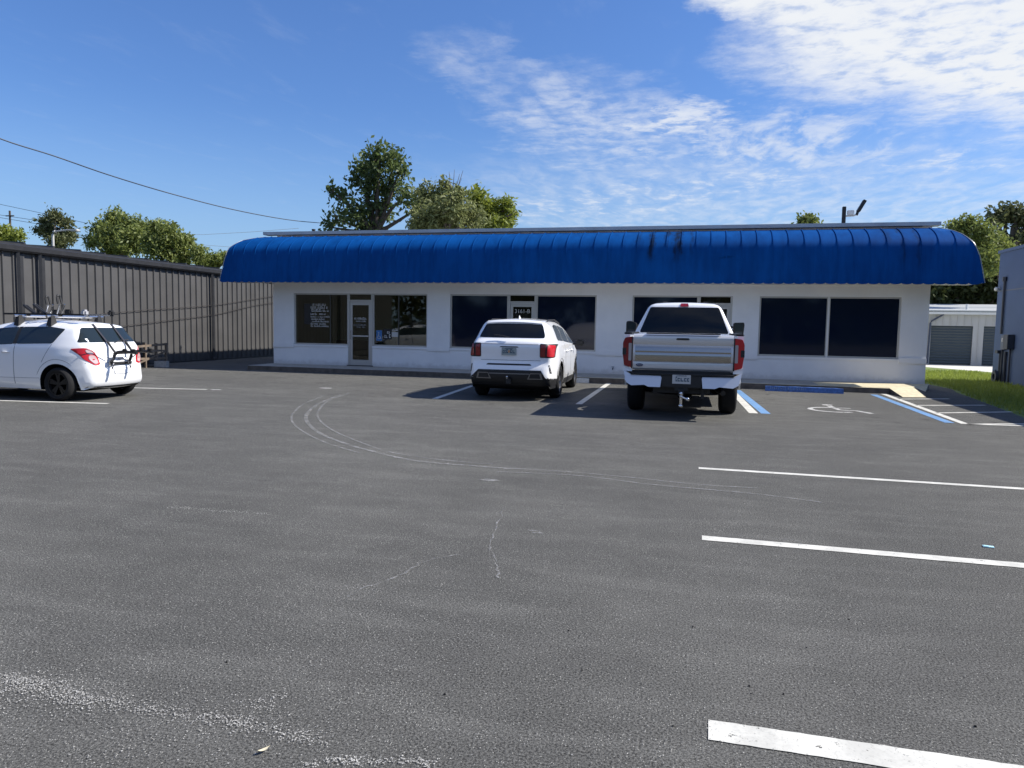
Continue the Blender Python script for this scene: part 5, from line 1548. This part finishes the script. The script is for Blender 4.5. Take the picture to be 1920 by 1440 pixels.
def build_hatch():
    rr = random.Random(23)
    S = empty('hatchback_car', (-10.86, 12.10, 0), R(90), 'small white hatchback with roof bike trays and a strapped rear bike carrier', 'car')
    Rw = .315
    ry, fy_ = .66, 3.19
    U = [(.22, .24, .05), (.08, .26, .06), (.01, .36, .10), (-.01, .50, .16), (.01, .62, .16), (.06, .72, .14), (.085, .90, .16), (.10, 1.02, .14), (.16, 1.09, .12), (.28, 1.24, .14), (.40, 1.385, .10), (.46, 1.425, .12), (.80, 1.462, .16), (1.4, 1.49, .18), (1.9, 1.475, .18), (2.35, 1.40, .18), (2.8, 1.17, .14), (3.1, .99, .12), (3.5, .90, .16), (3.85, .76, .18), (3.98, .55, .14), (3.98, .35, .1), (3.9, .2, .06)]
    wz = [(.20, .80), (.35, .855), (.6, .868), (.85, .862), (1.0, .835), (1.08, .80), (1.2, .745), (1.35, .665), (1.5, .58)]
    body = inflate(U, .21, [(ry, Rw, .385), (fy_, Rw, .385)], wz, (.60, .13), (1.0, .22), .035).build('body', [M['car_white'], M['under']], S, 50)
    bv = bvh_of(body)
    P = lambda poly, m, nm, ax='rear', **k: panel(bv, poly, ax, M[m], nm, S, **k)
    P(round_poly([(-.70, 1.10), (.70, 1.10), (.66, 1.16), (.53, 1.375), (-.53, 1.375), (-.66, 1.16)], .05), 'car_glass_clear', 'rear_window')
    b = MB(); b.tube([(-.05, .10, 1.085), (.15, .13, 1.13), (.38, .14, 1.145)], .009, 5); b.build('wiper', M['black'], S)
    P([(-.70, .71), (.70, .71), (.70, .718), (-.70, .718)], 'shade_seam', 'tailgate_gap', off=.003)
    P(round_poly([(-.20, .49), (.20, .49), (.22, .60), (-.22, .60)], .02), 'shade_seam', 'plate_recess_shade', off=.003)  # grey outline round the plate panel, recess shade put into its colour
    P(round_poly([(-.185, .50), (.185, .50), (.205, .59), (-.205, .59)], .02), 'car_white', 'plate_panel', off=.007)
    P([(-.80, .245), (.80, .245), (.82, .275), (-.82, .275)], 'black', 'lower_bumper', off=.006)
    b = MB(); b.tube([(-.06, -.006, .79), (.06, -.006, .79)], .012, 6); b.build('tailgate_badge', M['alloy'], S)
    for sg in (-1, 1):
        mm = (lambda p: p) if sg > 0 else mirror
        P(round_poly(mm([(.46, .69), (.56, .665), (.70, .78), (.775, .985), (.66, 1.0), (.57, .95), (.49, .83)]), .03), 'lamp_red', 'tail_lamp', off=.010, res=.03)
        P(round_poly(mm([(.495, .71), (.57, .695), (.65, .79), (.64, .86), (.56, .86), (.52, .80)]), .03), 'lamp_clear', 'lamp_lens', off=.018)
        P(round_poly(mm([(.56, .88), (.64, .88), (.675, .95), (.64, .98), (.585, .945)]), .03), 'lamp_clear', 'lamp_lens', off=.018)
        Q = lambda poly, m, nm, **k: panel(bv, poly, 'side', M[m], nm, S, side=sg, **k)
        Q(round_poly([(.78, 1.075), (1.60, 1.05), (1.60, 1.37), (1.0, 1.385), (.62, 1.345)], .04), 'car_glass_clear', 'side_window')
        Q(round_poly([(1.68, 1.045), (2.75, .985), (2.72, 1.06), (2.15, 1.335), (1.68, 1.37)], .04), 'car_glass_clear', 'side_window')
        Q([(1.60, 1.055), (1.68, 1.05), (1.68, 1.37), (1.60, 1.375)], 'black', 'door_pillar', off=.005)
        Q([(1.62, .30), (1.632, .30), (1.632, 1.05), (1.62, 1.05)], 'shade_seam', 'door_gap', off=.003)
        Q([(.98, .72), (.99, .72), (.79, 1.06), (.78, 1.06)], 'shade_seam', 'door_gap', off=.003)
        Q([(2.72, .30), (2.732, .30), (2.732, 1.0), (2.72, 1.0)], 'shade_seam', 'door_gap', off=.003)
        Q([(1.05, .42), (2.75, .40), (2.75, .406), (1.05, .426)], 'shade_seam', 'door_crease_shade', off=.003)
        # shoulder over the rear wheel, its shade drawn as a grey line
        arc = [(ry + .47 * math.cos(R(a)), Rw + .47 * math.sin(R(a))) for a in range(20, 130, 10)] + [(ry + .462 * math.cos(R(a)), Rw + .462 * math.sin(R(a))) for a in range(129, 19, -10)]
        Q(arc, 'shade_seam', 'arch_crease_shade', off=.003, res=.3)
        b = MB(); b.tube([(sg * .855, 1.72, .90), (sg * .885, 1.75, .90), (sg * .885, 1.87, .90), (sg * .855, 1.90, .90)], .013, 6); b.build('door_handle', M['car_white'], S, 50)
        b = MB(); b.box(sg * .98 - .09, sg * .98 + .09, 2.62, 2.72, 1.0, 1.12, b=.035); b.tube([(sg * .78, 2.68, 1.03), (sg * .92, 2.67, 1.04)], .022, 6); b.build('door_mirror', M['car_white'], S, 50)
        for yc in (ry, fy_):
            make_wheel(S, (sg * .755, yc, Rw), Rw, .20, sg, M['dark_alloy'], 5, .70)
    b = MB(); b.box(-.62, .62, .3, 3.7, .18, .30); b.tube([(-.7, ry, Rw), (.7, ry, Rw)], .05, 8); b.build('underbody', M['under'], S)
    # roof rack: two bars, black feet, trays with wheel hoops
    for yb in (1.02, 1.78):
        b = MB(); b.tube([(-.68, yb, 1.58), (.68, yb, 1.58)], .028, 8)
        rk = b.build('roof_bar', M['steel'], S, 50)
        for sg in (-1, 1):
            f = MB(); f.add([(sg * .50, yb - .06, 1.455), (sg * .64, yb - .06, 1.40), (sg * .64, yb + .06, 1.40), (sg * .50, yb + .06, 1.455), (sg * .53, yb - .03, 1.60), (sg * .60, yb - .03, 1.60), (sg * .60, yb + .03, 1.60), (sg * .53, yb + .03, 1.60)],
                            [(0, 1, 5, 4), (1, 2, 6, 5), (2, 3, 7, 6), (3, 0, 4, 7), (4, 5, 6, 7)])
            f.build('bar_foot', M['black'], rk)
    for k, xt in enumerate((-.36, .30)):
        b = MB(); b.bar((xt, .45, 1.62), (xt, 2.35, 1.62), .07, .035)
        tr = b.build('bike_tray', M['steel'] if k else M['black'], S)
        y0 = 1.35 if k == 0 else 2.30
        # folded hoop
        f = MB()
        f.tube(smooth_path([(xt - .03, y0, 1.63), (xt - .04, y0 + .20, 1.76), (xt - .02, y0 + .27, 1.80), (xt + .03, y0 + .26, 1.79), (xt + .04, y0 + .05, 1.64)], 5), .026, 6)
        f.build('wheel_hoop', M['black'], tr, 50)
        f = MB()
        xb = y0 - .30
        f.tube([(xt - .05, xb, 1.63), (xt - .05, xb - .06, 1.80)], .018, 6); f.tube([(xt + .05, xb, 1.63), (xt + .05, xb - .08, 1.82)], .018, 6)
        f.build('fork_arm', M['steel'], tr, 50)
        f = MB(); f.tube(smooth_path([(xt - .04, xb - .02, 1.82), (xt - .04, xb - .0, 1.95), (xt, xb + .01, 1.99), (xt + .03, xb, 1.95), (xt + .04, xb - .03, 1.82)], 5), .020, 6); f.build('wheel_hoop', M['black'], tr, 50)
        f = MB(); f.box(xt - .05, xt + .05, xb - .30, xb - .15, 1.62, 1.72, b=.02); f.build('wheel_clamp', M['black'], tr)
        f = MB(); f.box(xt - .06, xt + .06, .40, .52, 1.60, 1.72, b=.03); f.build('wheel_cup', M['conduit_grey'] if k == 0 else M['black'], tr)
    # strap-on rear carrier
    b = MB()
    zt = .90
    for sg in (-1, 1):
        x = sg * .22
        b.tube(smooth_path([(x * 1.1, .02, .70), (x, -.05, .80), (x, -.09, .90), (x, -.30, .93), (x, -.58, .91)], 4), .028, 8)
        b.tube(smooth_path([(x, -.09, .90), (x * 1.05, .0, 1.02), (x * 1.05, .07, 1.11)], 4), .021, 8)
    b.tube([(-.24, -.03, .70), (.24, -.03, .70)], .028, 8); b.tube([(-.22, -.09, .90), (.22, -.09, .90)], .026, 8)
    b.tube([(-.22, -.12, .90), (-.34, -.10, .74), (-.30, -.03, .68)], .016, 8)
    cr = b.build('bike_carrier', M['black'], S, 50)
    for sg in (-1, 1):
        x = sg * .22
        f = MB()
        f.bar((x, -.08, .92), (x * 1.05, .40, 1.445), .042, .010); f.bar((x * 1.05, .40, 1.437), (x * 1.05, .62, 1.462), .028, .006)
        f.bar((x, -.06, .72), (x * 1.2, .06, .30), .022, .005); f.bar((x * 1.4, -.02, .80), (sg * .72, .10, .98), .018, .005)
        f.build('strap', mat('strap', (.02, .02, .03), .8), cr)
        f = MB(); f.box(x - .05, x + .05, -.035, .015, .665, .735, b=.02); f.build('rubber_pad', M['rubber'], cr)
        for yy in (-.30, -.50):
            f = MB(); f.box(x - .03, x + .03, yy - .04, yy + .04, .92, .985, b=.012); f.build('frame_cradle', M['rubber'], cr)
    # loose silver cradles hanging low on the carrier
    f = MB()
    f.tube(smooth_path([(-.30, -.05, .80), (-.36, -.08, .72), (-.30, -.07, .66), (-.24, -.06, .70)], 4), .012, 6)
    f.tube(smooth_path([(.02, -.06, .80), (.08, -.10, .75), (.14, -.06, .70)], 4), .012, 6)
    f.build('loose_cradle', M['alloy'], cr, 50)


# ------------------------------------------------------------------ odds and ends
def build_small():
    def stop(x0, y0, x1, y1, m, label, group='wheel stops in front of the shop'):
        L = math.hypot(x1 - x0, y1 - y0)
        b = MB()
        n = 10
        h, w = .125, .16
        prof = [(-w / 2, 0), (-w / 2 + .015, h * .55), (-w * .3, h), (w * .3, h), (w / 2 - .015, h * .55), (w / 2, 0)]
        rows = []
        for i in range(n + 1):
            t = i / n
            s = 1 if 0 < i < n else .93
            rows.append([(L * t, p[0] * s, p[1] * s + (random.uniform(-.004, .004) if p[1] > 0 else 0)) for p in prof])
        for i in range(n):
            for k in range(len(prof) - 1):
                b.face([rows[i][k], rows[i + 1][k], rows[i + 1][k + 1], rows[i][k + 1]])
        b.face(rows[0]); b.face(rows[-1])
        for xx in (.25, L - .25):
            b.tube([(xx, 0, h - .01), (xx, 0, h + .006)], .015, 8)
        o = b.build('wheel_stop', m, None, 30)
        o.location = (x0, y0, .002); o.rotation_euler = (0, 0, math.atan2(y1 - y0, x1 - x0))
        tag(o, label, 'wheel stop', group)
        return o
    w = stop(1.82, 19.78, 3.66, 19.68, M['wheelstop_blue'], 'blue painted wheel stop at the empty accessible bay')
    stop(-4.55, 20.18, -2.78, 20.25, M['wheelstop_white'], 'worn white wheel stop poking out past the front tyre of the suv')
    # faded white symbol scuffs on the blue stop
    rr = random.Random(8)
    b = MB(); glyph_row(b, .12, .95, -.068, .055, .05, rr, 0, .9)
    b.build('faded_lettering', mat('faded_letter', (.16, .24, .40), .7), w)

    # weathered timber rack on blocks by the warehouse wall
    r = empty('timber_rack', (-17.45, 20.25, 0), 0, 'low weathered timber rack against the dark warehouse wall behind the hatchback', 'rack')
    b = MB()
    b.box(-.45, .45, -.75, .75, .50, .55); r_ = b.build('shelf', M['wood_grey'], r)
    for y in (-.75, -.25, .25, .70):
        for x in (.40, -.46):
            b = MB(); b.box(x, x + .06, y, y + .05, .0, .78); b.build('post', M['wood_grey'], r)
    for p, q, h in (((.44, -.78, .68), (.44, .80, .74), .07), ((.44, -.78, .30), (.44, .78, .27), .07), ((.45, -.7, .12), (.45, .7, .5), .05)):
        b = MB(); b.bar(p, q, .03, h); b.build('rail', M['wood_grey'], r)
    c = empty('cement_block', (-16.85, 20.55, 0), R(12), 'grey hollow cement block on the asphalt at the right foot of the timber rack', 'block')
    b = MB()
    b.box(-.20, .20, -.10, -.07, 0, .2); b.box(-.20, .20, .07, .10, 0, .2)
    for x in (-.20, -.015, .17): b.box(x, x + .03, -.07, .07, 0, .2)
    b.build('block', M['block'], c)
    # dry leaf and card
    p = gnd(495, 1412)
    b = MB()
    ax = Vector((.018, .030, 0)); n = Vector((.007, -.0045, 0))
    for k in range(6):
        t0, t1 = -1 + k / 3, -1 + (k + 1) / 3
        w0, w1 = (1 - t0 * t0), (1 - t1 * t1)
        for sg in (-1, 1):
            b.face([tuple(Vector(p) + ax * t0 * .7 + Vector((0, 0, .010 + .006 * t0 * t0))), tuple(Vector(p) + ax * t1 * .7 + Vector((0, 0, .010 + .006 * t1 * t1))),
                    tuple(Vector(p) + ax * t1 * .7 + n * sg * w1 + Vector((0, 0, .014 + .006 * t1 * t1))), tuple(Vector(p) + ax * t0 * .7 + n * sg * w0 + Vector((0, 0, .014 + .006 * t0 * t0)))])
    tag(b.build('dry_leaf', M['dry_leaf'], None, 60), 'curled pale dry leaf lying on the asphalt at the near left', 'leaf')
    p = gnd(1853, 1026)
    b = MB(); b.box(-.035, .035, -.02, .02, 0, .006); b.box(-.03, .0, -.014, .012, .006, .009)
    o = b.build('paper_card', M['tag_blue']); o.location = (p[0], p[1], .002); o.rotation_euler = (0, 0, R(-8))
    tag(o, 'small pale blue card lying between the two nearer right stripes', 'card')
    p = gnd(617, 697)
    b = MB(); b.tube([(0, 0, 0), (0, 0, .10), (.01, 0, .15)], [.07, .05, .015], 8)
    o = b.build('marker_stub', M['plate_white'], None, 40); o.location = p
    tag(o, 'small white marker stub on the asphalt in front of the first shop door', 'marker')


make_world()
make_sun_camera()
build_ground()
build_shop()
build_small_roof()
build_warehouse()
build_right_building()
build_storage()
build_trees()
build_treeline()
build_cables()
build_suv()
build_truck()
build_hatch()
build_small()
